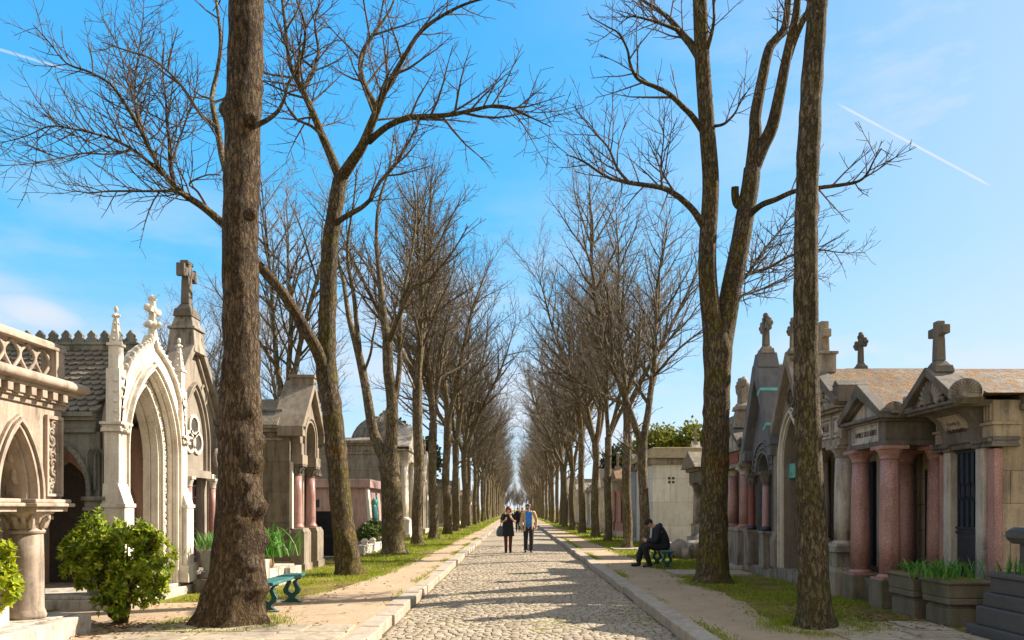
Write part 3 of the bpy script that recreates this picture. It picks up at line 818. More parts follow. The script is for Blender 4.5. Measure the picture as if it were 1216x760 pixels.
# --- second right tree: two tall upright stems
d = 15.1; org = P(846, 694, d); org.z = GZ; sc = d/F
prof = [(846,695,27),(846,680,19.5),(847,640,16.5),(848,580,15.5),(850,510,15.5),(852,450,15),(852,415,17),(851,398,15)]
pts = [P(a,b,d)-org for a,b,_ in prof]; pts[0].z = -.03
tb = MB(); trunk_mesh(tb, pts, [r*sc for *_,r in prof], 28, 10, .06, burls=[(3.4,-3,.15,.04),(2.4,-.4,.15,.03)], seed=17)
for pix, r0, r1, dd in (([(848,410),(845,380),(841,340),(840,296),(844,221),(840,158),(834,71),(831,0),(828,-70)], .21, .13, -.3), ([(856,412),(862,380),(869,340),(878,296),(885,255),(891,221),(893,201)], .23, .17, .4)):
    q, rq = pix_limb(pix, d, d+dd, r0, r1, org); tb.tube(q, rq, 14)
q, rq = pix_limb([(889,250),(876,243),(873,232),(873,222)], d+.4, d+.3, .09, .075, org); tb.tube(q, rq, 10, cap=True)
rng = random.Random(16); cb = MB()
for pix, d0, d1, r0, r1, t0, k_ in [
      ([(893,203),(897,160),(897,138),(905,95),(913,59),(923,45),(932,32),(936,0),(940,-60)], d+.4, d+.9, .15, .06, .5, .45),
      ([(893,203),(905,175),(917,150),(926,110),(932,79),(938,50),(944,24),(947,0),(952,-60)], d+.4, d, .16, .06, .5, .45),
      ([(935,70),(944,45),(952,28),(960,10),(966,-30)], d+.3, d-.3, .09, .04, .5, .4),
      ([(837,272),(825,252),(810,237),(797,228),(786,223),(768,220),(747,217),(735,214),(723,211),(708,202),(695,193),(680,186),(672,184)], d-.1, d-2.2, .075, .008, .2, 1.2),
      ([(747,217),(733,200),(722,175),(708,160),(698,148),(690,138)], d-1.2, d-1.8, .03, .006, .1, 1.2),
      ([(786,223),(785,195),(788,160),(782,140)], d-.8, d-.2, .025, .006, .1, 1.2),
      ([(834,155),(822,138),(810,126),(795,112),(778,103),(765,98),(755,91),(748,75),(745,59),(735,40),(722,32),(700,20)], d-.2, d-1.8, .065, .008, .15, 1.1),
      ([(833,72),(820,52),(806,36),(798,26),(790,18),(775,8),(763,0),(740,-20)], d-.3, d+.8, .09, .02, .15, 1.1),
      ([(806,36),(785,28),(765,22),(748,20),(735,30)], d, d-1, .04, .007, .2, 1.2),
      ([(846,150),(860,147),(873,134),(880,118),(889,107)], d-.2, d-.9, .035, .007, .2, 1.1),
      ([(839,60),(845,40),(848,20),(846,-10)], d-.3, d-.6, .05, .02, .2, .9),
      ([(892,253),(905,243),(921,237),(944,227),(972,223),(1003,219),(1020,215),(1030,206),(1038,190),(1047,176)], d+.2, d-2.0, .07, .008, .3, 1.1),
      ([(872,335),(890,325),(912,318),(940,303),(965,296),(1000,300),(1028,300)], d+.2, d+1.6, .05, .006, .1, 1.3),
      ([(868,350),(885,330),(905,300),(925,275),(945,255),(975,262)], d+.2, d+2.2, .045, .006, .1, 1.2),
      ([(866,365),(880,352),(900,345),(925,335),(950,325),(985,330)], d+.2, d+2.4, .04, .006, .1, 1.1)]:
    limb(cb, rng, pix, d0, d1, r0, r1, org, t0=t0, k=k_*1.5, L=2.5, lev=1 if r0 < .06 else 0)
tree_obj('second tree of the right row, two tall stems rising from a moss stained trunk', org, tb, cb, M['bark_rusty'], AV)

# --- the rest of the avenue: eight grown trees, then copies of them
def avenue_tree(seed, H, fork, nl, spread, prm=MID, lean=0):
    rng = random.Random(seed); tb, cb = MB(), MB()
    hf = fork
    pts = [Vector((lean*z_*.1+.05*math.sin(z_+seed), .05*math.cos(z_*1.3+seed), z_)) for z_ in [0, .25, .7, 1.5]+[1.5+(hf-1.5)*k/3 for k in (1,2,3)]]
    pts[0].z = -.03; R = .235
    trunk_mesh(tb, pts, [R*1.5, R*1.18, R*1.03, R, R*.95, R*.92, R*.95], 14, 4, .07, seed=seed)
    top = pts[-1]; a0 = rng.random()*6.28
    for k in range(nl):
        a = a0+k*2*PI/nl+rng.uniform(-.4, .4); sp = spread*rng.uniform(.6, 1.35)*(0.35 if k == 0 and nl > 2 else 1)
        d = Vector((math.cos(a)*sp, math.sin(a)*sp, 1)).normalized()
        grow(cb, rng, top-Vector((0,0,.15)), d, (H-hf)*rng.uniform(.85, 1.05), R*(.78 if nl < 3 else .66), 0, prm)
    # a few lower branches
    for k in range(2):
        z_ = rng.uniform(hf*.7, hf); a = rng.random()*6.28
        grow(cb, rng, Vector((0,0,z_)), Vector((math.cos(a), math.sin(a), .8)).normalized(), rng.uniform(2, 3.6), .05, 0, prm)
    return tb.mesh('trunk', M['bark_grey']), cb.mesh('crown', [M['twig'], M['bark_grey']])
FARP = dict(MID, den=(2.2,3.0,2.8,0), tip=(.014,.011,.009,.008))
KINDS = [avenue_tree(101, 17.5, 5.2, 2, .34), avenue_tree(102, 18.0, 6.8, 3, .37), avenue_tree(103, 17, 4.4, 3, .38), avenue_tree(104, 18.5, 6.2, 3, .31),
         avenue_tree(105, 17.5, 7.4, 3, .38), avenue_tree(106, 17.5, 3.8, 3, .35), avenue_tree(107, 18.2, 5.8, 4, .37)]
KINDS += [avenue_tree(201, 17.5, 5.4, 3, .36, FARP), avenue_tree(202, 18, 6.6, 3, .38, FARP), avenue_tree(203, 17, 4.8, 3, .38, FARP), avenue_tree(204, 18.5, 6, 4, .34, FARP)]
FORKWORD = ['forking low into two limbs', 'straight and forking high', 'splitting into three low limbs', 'with steep upright limbs', 'with a tall clean stem', 'splitting into three limbs near man height', 'with four spreading limbs']
ORD = ['fourth','fifth','sixth','seventh','eighth','ninth','tenth','eleventh','twelfth','thirteenth','fourteenth','fifteenth','sixteenth','seventeenth','eighteenth','nineteenth','twentieth']
rng = random.Random(77)
def place_tree(kind, x, y, rz, s, label, group=AV):
    tm, cm = KINDS[kind]
    r = thing('bare_tree', label, 'tree', (x, y, GZ), rz, group); r.scale = (s, s, s)
    for nm, me in (('trunk', tm), ('crown', cm)):
        o = bpy.data.objects.new(nm, me); C.objects.link(o); o.parent = r
left_y = [31.8, 37.6, 44.4, 51, 58, 65.5, 73, 81, 89, 97]
right_y = [24.3, 28.2, 34.5, 40.5, 47.5, 55, 62.5, 70, 78, 86, 94]
left_k = [4, 3, 1, 6, 0, 5, 3, 2, 1, 4]
right_k = [0, 4, 1, 6, 3, 2, 0, 5, 1, 3, 6]
for side, ys, ks in ((-1, left_y, left_k), (1, right_y, right_k)):
    far = list(range(105, 255, 8))
    for i, y in enumerate(ys+far):
        k = ks[i] if i < len(ks) else rng.randrange(7)
        x = side*(4.05+rng.uniform(-.12, .12))+(0 if side < 0 else .1)
        s = rng.uniform(.84, 1.0)+(.07 if side < 0 and y < 62 else 0) if y > 36 else rng.uniform(.68, .72) if side > 0 else rng.uniform(.92, .96)
        row = 'left' if side < 0 else 'right'
        oi = i if side < 0 else i-1
        if y < 100:
            o_ = ORD[oi] if oi >= 0 else 'third'
            lab = '%s tree from the camera in the %s row, %s' % (o_, row, FORKWORD[k] if y < 56 else ('slender and far off', 'thin and distant')[side > 0]); k = k if y < 56 else 7+k % 4
            grp = AV
        else:
            k = 7+k % 4; lab = 'distant bare tree among the last small ones of the %s row' % row; grp = 'far trees at the end of the %s row' % row
        place_tree(k, x, y, rng.random()*6.28 if not (side > 0 and i == 0) else .2, s, lab, grp)
# the far end of the avenue, closing the view
for i, (x, y, k) in enumerate([(-4+1.05*q+.3*math.sin(q*5), 262+5*math.sin(q*2.3), (5, 2, 0)[q % 3]) for q in range(9)]):
    place_tree(k, x, y, i*1.3, .42+.1*(i % 3), 'distant bare tree closing the far end of the avenue', 'bare trees closing the avenue')
# bare trees standing behind the tombs
BT = [(-9.3, 30.5, 8, .86, 'bare tree behind the brown columned chapel, its crown left of the second trunk'),
      (-15.5, 36, 2, .66, 'bare tree behind the left tombs, seen through the gap right of the knobby trunk'),
      (-21.5, 53, 5, .86, 'bare tree behind the left tombs, twigs showing beside the big stone cross'),
      (-13, 46, 0, .78, 'bare tree behind the domed chapel with its crown against the sky')]
for x, y, k, s, lab in BT: place_tree(k, x, y, k*1.1, s, lab, 'bare trees behind the left tombs')

# --- evergreens behind the tombs
def leafy(label, cat, name, loc, lobes, n, size, mat, tr_h, tr_r, seed, upright=False):
    r = thing(name, label, cat, loc)
    rng = random.Random(seed); tb = MB()
    tb.tube([Vector((0,0,-.02)), Vector((.03,0,tr_h*.5)), Vector((0,.04,tr_h))], [tr_r, tr_r*.8, tr_r*.4], 10)
    cb = MB()
    for (cx, cy, cz, rx, ry, rz) in lobes:
        tb.tube([Vector((0,0,tr_h*.45)), Vector((cx*.5,cy*.5,(tr_h*.5+cz)*.5)), Vector((cx,cy,cz))], [tr_r*.5, tr_r*.3, tr_r*.12], 6)
    tot = sum(a[3]*a[4]*a[5] for a in lobes)
    for lb in lobes:
        cx, cy, cz, rx, ry, rz = lb
        for _ in range(int(n*rx*ry*rz/tot)):
            v = Vector((rng.gauss(0,1), rng.gauss(0,1), rng.gauss(0,1))).normalized()
            q = rng.random()**.4
            c = Vector((cx+v.x*rx*q, cy+v.y*ry*q, cz+v.z*rz*q))
            if noise.noise(c*(1.1/max(.4, rx)*1.6)+Vector((seed,0,0))) < -.22: continue
            for _k in range(3):
                dv = Vector((rng.gauss(0,1), rng.gauss(0,1), rng.gauss(.5,1)))+v*.8; dv.normalize()
                w = rand_perp(rng, dv)*size*.34; o = c+Vector((rng.gauss(0,size*.6), rng.gauss(0,size*.6), rng.gauss(0,size*.6)))
                tip = o+dv*size; md = o+dv*size*.5
                cb.add([tuple(o), tuple(md+w), tuple(tip), tuple(md-w)], [(0,1,2,3)])
    tb.build('trunk', M['bark_grey'], r, fix=False); cb.build('crown', mat, r, fix=False)
    return r
leafy('rounded evergreen tree rising behind the white walled tomb', 'tree', 'evergreen_tree', (11.6,62,GZ), [(0,0,5.2,2.4,2.4,2.6),(-1.4,0,4.4,1.8,1.8,2.0),(1.3,.3,4.6,1.8,1.6,2.2),(.3,0,6.8,1.4,1.4,1.5)], 5200, .34, M['evergreen_leaf'], 4, .25, 41)
leafy('evergreen tree behind the right tombs, half hidden by the two stemmed tree', 'tree', 'evergreen_tree', (14.6,60,GZ), [(0,0,5.0,2.2,2.0,2.6),(-.8,0,6.6,1.3,1.3,1.6),(1.6,0,4.2,1.6,1.5,2)], 4200, .34, M['evergreen_leaf'], 4, .25, 42)
leafy('dark evergreen tree behind the right row near the pale tomb', 'tree', 'evergreen_tree', (9.2,66,GZ), [(0,0,4.6,1.9,1.8,2.4),(-1,0,3.6,1.4,1.3,1.6)], 3000, .34, M['conifer_leaf'], 4, .22, 43)
leafy('dark conifer standing behind the domed chapel', 'tree', 'conifer', (-8.4,58,GZ), [(0,0,4.4,2.2,2,2.2),(-.6,0,6.2,1.3,1.3,1.9),(1.3,0,5.2,1.4,1.3,1.6),(-1.8,0,3.4,1.5,1.4,1.6)], 4600, .32, M['conifer_leaf'], 4, .22, 44)
# ------------------------------------------------------------------ tomb chapels
# local frame of every tomb: front faces local -y, x runs left to right as one faces it, z up from the ground
def tomb(name, label, side, fx, yc, cat='tomb chapel', group=None):
    return thing(name, label, cat, (side*fx, yc, GZ), (PI/2 if side < 0 else -PI/2), group)
def gothic(cx, a, z0, zs, za, n=10):
    """pointed arch path: jamb, arc, apex, arc, jamb"""
    h = za-zs; R = (a*a+h*h)/(2*a)
    th = math.asin(min(1, h/R))
    if h > R: th = PI-th
    pts = [(cx-a, z0)]
    for i in range(n+1):
        t = th*i/n; pts.append((cx-a+R-R*math.cos(t), zs+R*math.sin(t)))
    rt = [(2*cx-x, z) for x, z in pts[:-1]][::-1]
    return pts+rt
def roundarch(cx, a, z0, zs, n=16):
    return [(cx-a, z0)]+[(cx-a*math.cos(PI*i/n), zs+a*math.sin(PI*i/n)) for i in range(n+1)]+[(cx+a, z0)]
def offset(path, d, sgn=1):
    out = []
    for i, p in enumerate(path):
        a = path[max(i-1,0)]; b = path[min(i+1,len(path)-1)]
        tx, tz = b[0]-a[0], b[1]-a[1]; l = math.hypot(tx, tz) or 1
        out.append((p[0]-sgn*tz/l*d, p[1]+sgn*tx/l*d))
    return out
def archband(mb, path, d0, d1, y0, y1):
    return mb.band(offset(path, d0), offset(path, d1), y0, y1)

def column(root, x, y, z0, z1, r, mat, capmat=None, basemat=None, n=20, name='column', caph=.16):
    capmat = capmat or mat; basemat = basemat or mat
    h = z1-z0
    m = MB(); zb, zc = z0+r*.55, z1-caph
    m.lathe([(r*.98, zb), (r*1.0, zb+(zc-zb)*.3), (r*.93, zb+(zc-zb)*.75), (r*.86, zc)], x, y, n)
    c = m.build(name, mat, root)
    b = MB(); b.box(x-r*1.32, x+r*1.32, y-r*1.32, y+r*1.32, z0, z0+r*.22)
    b.lathe([(r*1.28, z0+r*.22), (r*1.3, z0+r*.33), (r*1.1, z0+r*.42), (r*1.12, z0+r*.5), (r*1.0, z0+r*.56)], x, y, n)
    b.build('column_base', basemat, c)
    k = MB(); k.lathe([(r*.87, zc-.001), (r*1.0, zc+.012), (r*.9, zc+.03), (r*1.05, zc+caph*.45), (r*1.3, zc+caph*.72)], x, y, n)
    k.box(x-r*1.35, x+r*1.35, y-r*1.35, y+r*1.35, zc+caph*.72, z1)
    k.build('capital', capmat, c, bevel=.006)
    return c
def leafcap(root, x, y, z0, z1, r, mat, r1=1.6):
    """foliage capital: flared drum with curling leaves"""
    k = MB(); h = z1-z0
    k.lathe([(r*1.05, z0), (r*1.12, z0+h*.1), (r*.95, z0+h*.18), (r*1.05, z0+h*.5), (r*r1*.95, z0+h*.82)], x, y, 20)
    for ring, (zr, n) in enumerate(((.2, 8), (.42, 8))):
        for i in range(n):
            a = 2*PI*(i+.5*ring)/n; ca, sa = math.cos(a), math.sin(a)
            pts = [Vector((x+ca*r*q, y+sa*r*q, z0+h*(zr+dz))) for q, dz in ((1.02,0),(1.12,.2),(1.3,.38),(1.5,.42),(1.48,.32))]
            k.tube(pts, [h*.10, h*.13, h*.11, h*.09, h*.07], 6, cap=True)
    k.box(x-r*r1, x+r*r1, y-r*r1, y+r*r1, z0+h*.82, z1)
    return k.build('capital', mat, root, bevel=.008)
def cross(root, x, y, z0, h, mat, style='plain', t=None, face='front'):
    """standing cross with its socle; arms run across the front or along the ridge"""
    m = MB(); t = t or h*.085
    hb = h*.24
    def bx(a0, a1, b0, b1, c0, c1):
        if face == 'front': m.box(x+a0, x+a1, y+b0, y+b1, c0, c1)
        else: m.box(x+b0, x+b1, y+a0, y+a1, c0, c1)
    m.taper(x-t*2.6, x+t*2.6, y-t*2.2, y+t*2.2, z0, z0+hb*.6, t*.3, t*.3)
    m.taper(x-t*1.9, x+t*1.9, y-t*1.7, y+t*1.7, z0+hb*.6, z0+hb, t*.8, t*.6)
    m.taper(x-t*1.15, x+t*1.15, y-t, y+t, z0+hb, z0+h*.68, t*.15, t*.1)
    bx(-t, t, -t*.85, t*.85, z0+h*.66, z0+h)
    L = h*.27; za = z0+h*.72
    bx(-L, L, -t*.8, t*.8, za, za+t*2)
    if style == 'trefoil':
        for (dx, dz) in ((-L, za+t-z0), (L, za+t-z0), (0, h)):
            for q in ((0, 1.1), (1.1, 0), (-1.1, 0), (0, -1.1)):
                c = (x+dx+q[0]*t, y, z0+dz+q[1]*t) if face == 'front' else (x, y+dx+q[0]*t, z0+dz+q[1]*t)
                m.ball(c, t*1.0, 8, 6)
    elif style == 'flared':
        for sgn in (-1, 1): bx(min(sgn*(L+.006), sgn*(L-t)), max(sgn*(L+.006), sgn*(L-t)), -t*.95, t*.95, za-t*.5, za+t*2.5)
        bx(-t*1.6, t*1.6, -t*.95, t*.95, z0+h-t*.9, z0+h+.002)
    return m.build('cross', mat, root, bevel=t*.2)
def finial(mb, x, y, z0, h, r):
    """gothic pinnacle: square shaft, crocketed spirelet and knob"""
    mb.box(x-r, x+r, y-r, y+r, z0, z0+h*.4)
    mb.box(x-r*1.3, x+r*1.3, y-r*1.3, y+r*1.3, z0+h*.4, z0+h*.44)
    mb.taper(x-r*.95, x+r*.95, y-r*.95, y+r*.95, z0+h*.44, z0+h*.9, r*.72, r*.72)
    for k in range(3):
        zz = z0+h*(.5+.12*k); q = r*(.95-.25*k)
        for sx, sy in ((1,0),(-1,0),(0,1),(0,-1)): mb.ball((x+sx*q, y+sy*q, zz), r*.32, 6, 5)
    mb.ball((x, y, z0+h*.86), r*.6, 8, 6)
    for sx, sy in ((1,0),(-1,0),(0,1),(0,-1)): mb.ball((x+sx*r*.6, y+sy*r*.6, z0+h*.86), r*.3, 6, 5)
    mb.ball((x, y, z0+h*.96), (r*.42, r*.42, h*.05), 8, 6)
def carving(mb, x0, x1, z0, z1, y, n, r, seed):
    """low relief of curling leaves on a panel facing -y"""
    rng = random.Random(seed)
    for i in range(n):
        cx, cz = rng.uniform(x0+r, x1-r), z0+(z1-z0)*(i+.5)/n
        a = rng.random()*6.28; pts = []
        s = rng.choice((-1, 1))
        for k in range(7):
            q = r*(1-k/9); b = a+s*k*.85
            pts.append(Vector((cx+q*math.cos(b), y-.004, cz+q*math.sin(b))))
        mb.tube(pts, [r*.26, r*.3, r*.28, r*.26, r*.24, r*.22, r*.16], 5, cap=True)
        mb.ball((cx, y-.004, cz), r*.28, 6, 5)
def archcarve(mb, path, d0, d1, y, r, seed, step=2.2):
    rng = random.Random(seed); mid = offset(path, (d0+d1)/2)
    acc = 0
    for (a, b) in zip(mid, mid[1:]):
        l = math.hypot(b[0]-a[0], b[1]-a[1]); k = 0
        while acc < l:
            t_ = acc/l; cx, cz = a[0]+(b[0]-a[0])*t_, a[1]+(b[1]-a[1])*t_
            ang = rng.random()*6.28; pts = []
            for q in range(6):
                rr = r*(1-q/8); bb = ang+q*.9*rng.choice((1,1,1))
                pts.append(Vector((cx+rr*math.cos(bb)*.9, y-.006, cz+rr*math.sin(bb))))
            mb.tube(pts, [r*.25]*5+[r*.15], 5, cap=True); mb.ball((cx, y-.008, cz), r*.3, 6, 5)
            acc += r*step
        acc -= l
def lettering(root, text, x, y, z, size, mat=None, name='lettering', w=None):
    cu = bpy.data.curves.new(name, 'FONT'); cu.body = text; cu.size = size; cu.extrude = .003; cu.align_x = 'CENTER'; cu.align_y = 'CENTER'
    tmp = bpy.data.objects.new(name, cu); C.objects.link(tmp)
    dg = bpy.context.evaluated_depsgraph_get(); me = bpy.data.meshes.new_from_object(tmp.evaluated_get(dg))
    bpy.data.objects.remove(tmp); me.materials.clear(); me.materials.append(mat or M['letter'])
    o = bpy.data.objects.new(name, me); C.objects.link(o); o.parent = root
    o.location = (x, y, z); o.rotation_euler = (PI/2, 0, 0)
    if w:
        xs_ = [v.co.x for v in me.vertices]; k = w/(max(xs_)-min(xs_)); o.scale = (k, 1, 1)
    return o
def gable_roof(root, w, y0, y1, ze, za, t, mat, over=.12, name='roof'):
    m = MB(); hw = w/2+over
    k = (za-ze)/(hw)
    for s in (-1, 1):
        m.prism([(0, za), (s*hw, ze), (s*hw, ze-t), (0, za-t*1.15)], y0, y1)
    return m.build(name, mat, root, bevel=.01)
def corner_shell(root, x, y, z, r, mat, turn):
    m = MB(); shell(m, 0, -.06, 0, r, .12); o = m.build('acroterion', mat, root, bevel=.006)
    o.location = (x, y, z); o.rotation_euler = (0, 0, turn); return o
def shell(mb, x, y, z, r, th, n=14):
    """acroterion: half disc with radiating flutes"""
    poly = [(x+r*math.cos(PI*(i/n*1.25-.125)), z+r*.95*math.sin(PI*(i/n*1.25-.125))+r*.35) for i in range(n+1)]
    mb.prism(poly, y, y+th)
    for i in range(1, n, 1):
        a = PI*(i/n*1.2-.1)
        mb.tube([Vector((x+q*r*math.cos(a), y-.004, z+r*.33+q*r*.92*math.sin(a))) for q in (.15, .55, .92)], [r*.03, r*.06, r*.09], 5, cap=True)
def mouldings(mb, x0, x1, y, steps, depth_to):
    """stack of (z0,z1,projection) courses round a box front; runs back to depth_to"""
    for z0, z1, p in steps: mb.box(x0-p, x1+p, y-p, depth_to, z0, z1)

# ============================ LEFT 1: sandstone loggia with balustrade (nearest)
r = tomb('loggia_tomb', 'pinkish sandstone arcaded tomb with a pierced balustrade, at the left edge of the view', -1, 5.3, 7.6)
B = M['pink_sand']
x0, x1 = -1.95, 1.27
m = MB(); m.box(x0, x1+.16, -.24, 3.0, -.02, .23); m.box(x0, x1+.1, -.1, 3.0, .23, .25)
m.build('plinth', M['pale_stone'], r, bevel=.012)
cols = [.92, .02, -.88, -1.78]
for cx in cols:
    c = MB(); c.lathe([(.19, .25), (.2, .29), (.178, .34), (.17, .36), (.168, .9), (.16, 1.2)], cx, .2, 28)
    co = c.build('column', B, r); leafcap(co, cx, .2, 1.2, 1.5, .165, B, 1.75)
    m = MB(); m.box(cx-.36, cx+.36, -.14, .54, 1.5, 1.54); m.box(cx-.33, cx+.33, -.11, .51, 1.54, 1.585); m.build('abacus', B, co, bevel=.012)
w = MB(); arches = [(.47, .31), (-.43, .31), (-1.33, .31)]
zt = 2.62
for cx, a in arches:
    path = gothic(cx, a, 1.585, 1.6, 2.36, 10)
    poly = [(cx-.45, 1.585)]+path+[(cx+.45, 1.585), (cx+.45, zt), (cx-.45, zt)]
    w.prism(poly, .02, .38)
w.box(.92, x1, .02, .38, 1.585, zt); w.box(x0, -1.78, .02, .38, 1.585, zt)
w.build('arcade_wall', B, r, bevel=.006)
mo = MB()
for cx, a in arches:
    path = gothic(cx, a, 1.587, 1.6, 2.36, 12)
    archband(mo, path, .0, .035, -.015, .02); archband(mo, path, .05, .085, -.045, .02); archband(mo, path, .10, .125, -.02, .02)
    archband(mo, path, -.05, -.012, .08, .3)
    # cusps under the arch
    for s in (-1, 1):
        q = [(cx+s*a*k, 1.6+z_) for k, z_ in ((.98,.1),(.72,.22),(.78,.36),(.55,.42),(.52,.55))]
        mo.tube([Vector((px, .2, pz)) for px, pz in q], .035, 6, cap=True)
mo.build('arch_moulding', B, r)
for cx in (.92, .02, -.88):
    pn = MB()
    xa, xb = (cx+.02, x1-.03) if cx > .5 else (cx-.1, cx+.1)
    for a, b, c_, d in ((xa,xb,2.5,2.54),(xa,xb,1.62,1.65),(xa,xa+.03,1.65,2.5),(xb-.03,xb,1.65,2.5)): pn.box(a, b, -.02, .02, c_, d)
    carving(pn, xa+.04, xb-.03, 1.68, 2.48, .018, 9 if cx > .5 else 7, .07, int(cx*10)+5)
    pn.build('carved_panel', B, r)
co = MB(); mouldings(co, x0, x1, .02, [(2.62,2.68,.03),(2.68,2.7,.06),(2.79,2.83,.14)], 3.0); co.tube([Vector((x0, -.16, 2.89)), Vector((x1+.18, -.16, 2.89)), Vector((x1+.18, 3.0, 2.89))], .055, 12, cap=True)
co.box(x0, x1+.16, -.15, 3.0, 2.83, 2.93)
k = x0
while k < x1:
    co.box(k, k+.09, -.11, .02, 2.7, 2.79); k += .19
co.build('cornice', B, r, bevel=.008)
ba = MB(); s = .26; zb, zt2 = 2.95, 3.29
k = x1-.17-s/2
n_ = 0
while k > x0:
    for sg in (-1, 1):
        pts = []
        for i in range(13):
            t_ = i/12; f = math.sin(PI*t_**1.25)**1.15
            pts.append(Vector((k+sg*f*s/2, .06, zb+(zt2-zb)*t_)))
        ba.tube(pts, .019, 8)
    # trefoil heads behind
    ba.ball((k+s/2, .07, zt2-.07), (.035,.02,.035), 8, 6)
    k -= s
ba.build('balustrade', B, r)
ra = MB(); ra.box(x0, x1, -.02, .14, 2.93, 2.965); ra.box(x0, x1+.02, -.03, .16, 3.29, 3.33)
ra.tube([Vector((x0, .06, 3.35)), Vector((x1+.08, .06, 3.35))], .05, 12, cap=True)
ra.box(x1-.17, x1, -.02, .16, 2.965, 3.33); ra.box(x1-.19, x1+.02, -.04, .18, 2.95, 2.975)
ra.build('handrail', B, r, bevel=.008)
bk = MB(); 
bk.box(x0, x1, 2.6, 3.0, .25, 2.62); bk.box(x0, x1, .38, 2.6, 2.5, 2.62)
for cx in (.95, -.85): bk.prism([(.7, .25)]+[(a_, b_) for a_, b_ in gothic(1.5, .55, .25, 1.5, 2.2, 8)]+[(2.4, .25), (2.6, .25), (2.6, 2.5), (.7, 2.5)], x1-.32 if cx > 0 else -.98, x1-.02 if cx > 0 else -.78, 'x')
bk.build('inner_wall', B, r)
pd_ = MB()
pd_.box(x0, x1-.3, .62, .7, 3.0, 3.26)
for i in range(8): pd_.prism(gothic(x1-.45-i*.36, .14, 3.0, 3.13, 3.28, 6), .55, .6)
pd_.build('attic', M['grey_gothic'], r)

# ============================ LEFT 2: white gothic canopy
r = tomb('gothic_chapel', 'white carved gothic chapel with a great pointed arch and scaly stone roof', -1, 5.9, 12.3)
B = M['white_stone']; hw = 1.13
m = MB(); m.box(-hw-.08, hw+.08, -.16, 3.4, -.02, .14); m.box(-hw-.03, hw+.03, -.05, 3.4, .14, .2); m.build('plinth', M['pale_stone'], r, bevel=.012)
a = .80; path = gothic(0, a, .2, 2.35, 3.72, 14); path2 = gothic(0, .58, .2, 2.3, 3.46, 14)
ogee = [(-hw+.06, 2.7), (-1.03, 3.08), (-.93, 3.40), (-.75, 3.67), (-.52, 3.88), (-.28, 4.02), (-.1, 4.1), (0, 4.26)]
top = ogee+[(-x_, z_) for x_, z_ in ogee[:-1]][::-1]
w = MB(); w.prism([(-hw+.06, .2)]+path+[(hw-.06, .2)]+top[::-1], 0, .14)
w.prism([(-hw+.1, .2)]+path2+[(hw-.1, .2), (hw-.1, 2.6), (.86, 3.2), (.5, 3.6), (0, 3.92), (-.5, 3.6), (-.86, 3.2), (-hw+.1, 2.6)], .14, .3)
w.prism([(-.72, .2)]+gothic(0, .53, .2, 2.27, 3.36, 14)+[(.72, .2), (.72, 2.6), (.5, 3.3), (0, 3.72), (-.5, 3.3), (-.72, 2.6)], .3, .42)
w.build('front_wall', B, r, bevel=.005)
mo = MB()
archband(mo, path, .01, .04, -.05, 0); archband(mo, path, .075, .105, -.085, 0); archband(mo, path, .15, .175, -.04, 0); archband(mo, path, -.03, -.004, .04, .12); archband(mo, path2, -.035, -.006, .17, .29); archband(mo, path2, .015, .04, .1, .14)
mo.build('arch_moulding', B, r, bevel=.006)
cv = MB(); archcarve(cv, path2, .05, .19, .136, .062, 3, 1.45); cv.build('carved_band', B, r)
ck = MB()
for sg in (-1, 1):
    og = [(sg*-x_, z_) for x_, z_ in ogee]
    ck.band(og, offset(og, .05, -sg), -.06, .12)
    for i in range(len(og)-1):
        for t_ in (.2, .7):
            px, pz = og[i][0]+(og[i+1][0]-og[i][0])*t_, og[i][1]+(og[i+1][1]-og[i][1])*t_
            ck.ball((px+sg*.045, 0, pz+.035), (.04,.05,.042), 8, 6); ck.ball((px+sg*.075, -.02, pz+.06), (.03,.04,.026), 7, 5); ck.tube([Vector((px, 0, pz)), Vector((px+sg*.05, 0, pz+.015)), Vector((px+sg*.08, 0, pz+.065))], [.03,.026,.014], 6, cap=True)
ck.build('crocket', B, r)
fi = MB(); fi.taper(-.06, .06, -.06, .06, 4.42, 4.62, .015, .015); fi.lathe([(.05,4.6),(.11,4.64),(.12,4.68),(.05,4.72)], 0, 0, 10)
for q in range(4): fi.ball((.1*math.cos(q*PI/2), .1*math.sin(q*PI/2), 4.67), .05, 7, 5)
fi.taper(-.045,.045,-.045,.045,4.72,5.08,.01,.01); fi.box(-.17,.17,-.045,.045,4.86,4.95)
for q in (-.17, .17): fi.ball((q, 0, 4.905), .062, 8, 6)
fi.ball((0,0,4.905), .075, 8, 6); fi.lathe([(.04,5.05),(.075,5.08),(.05,5.12),(.02,5.15)], 0, 0, 8)
fi.build('finial_cross', B, r).location = (0, 0, -.2)
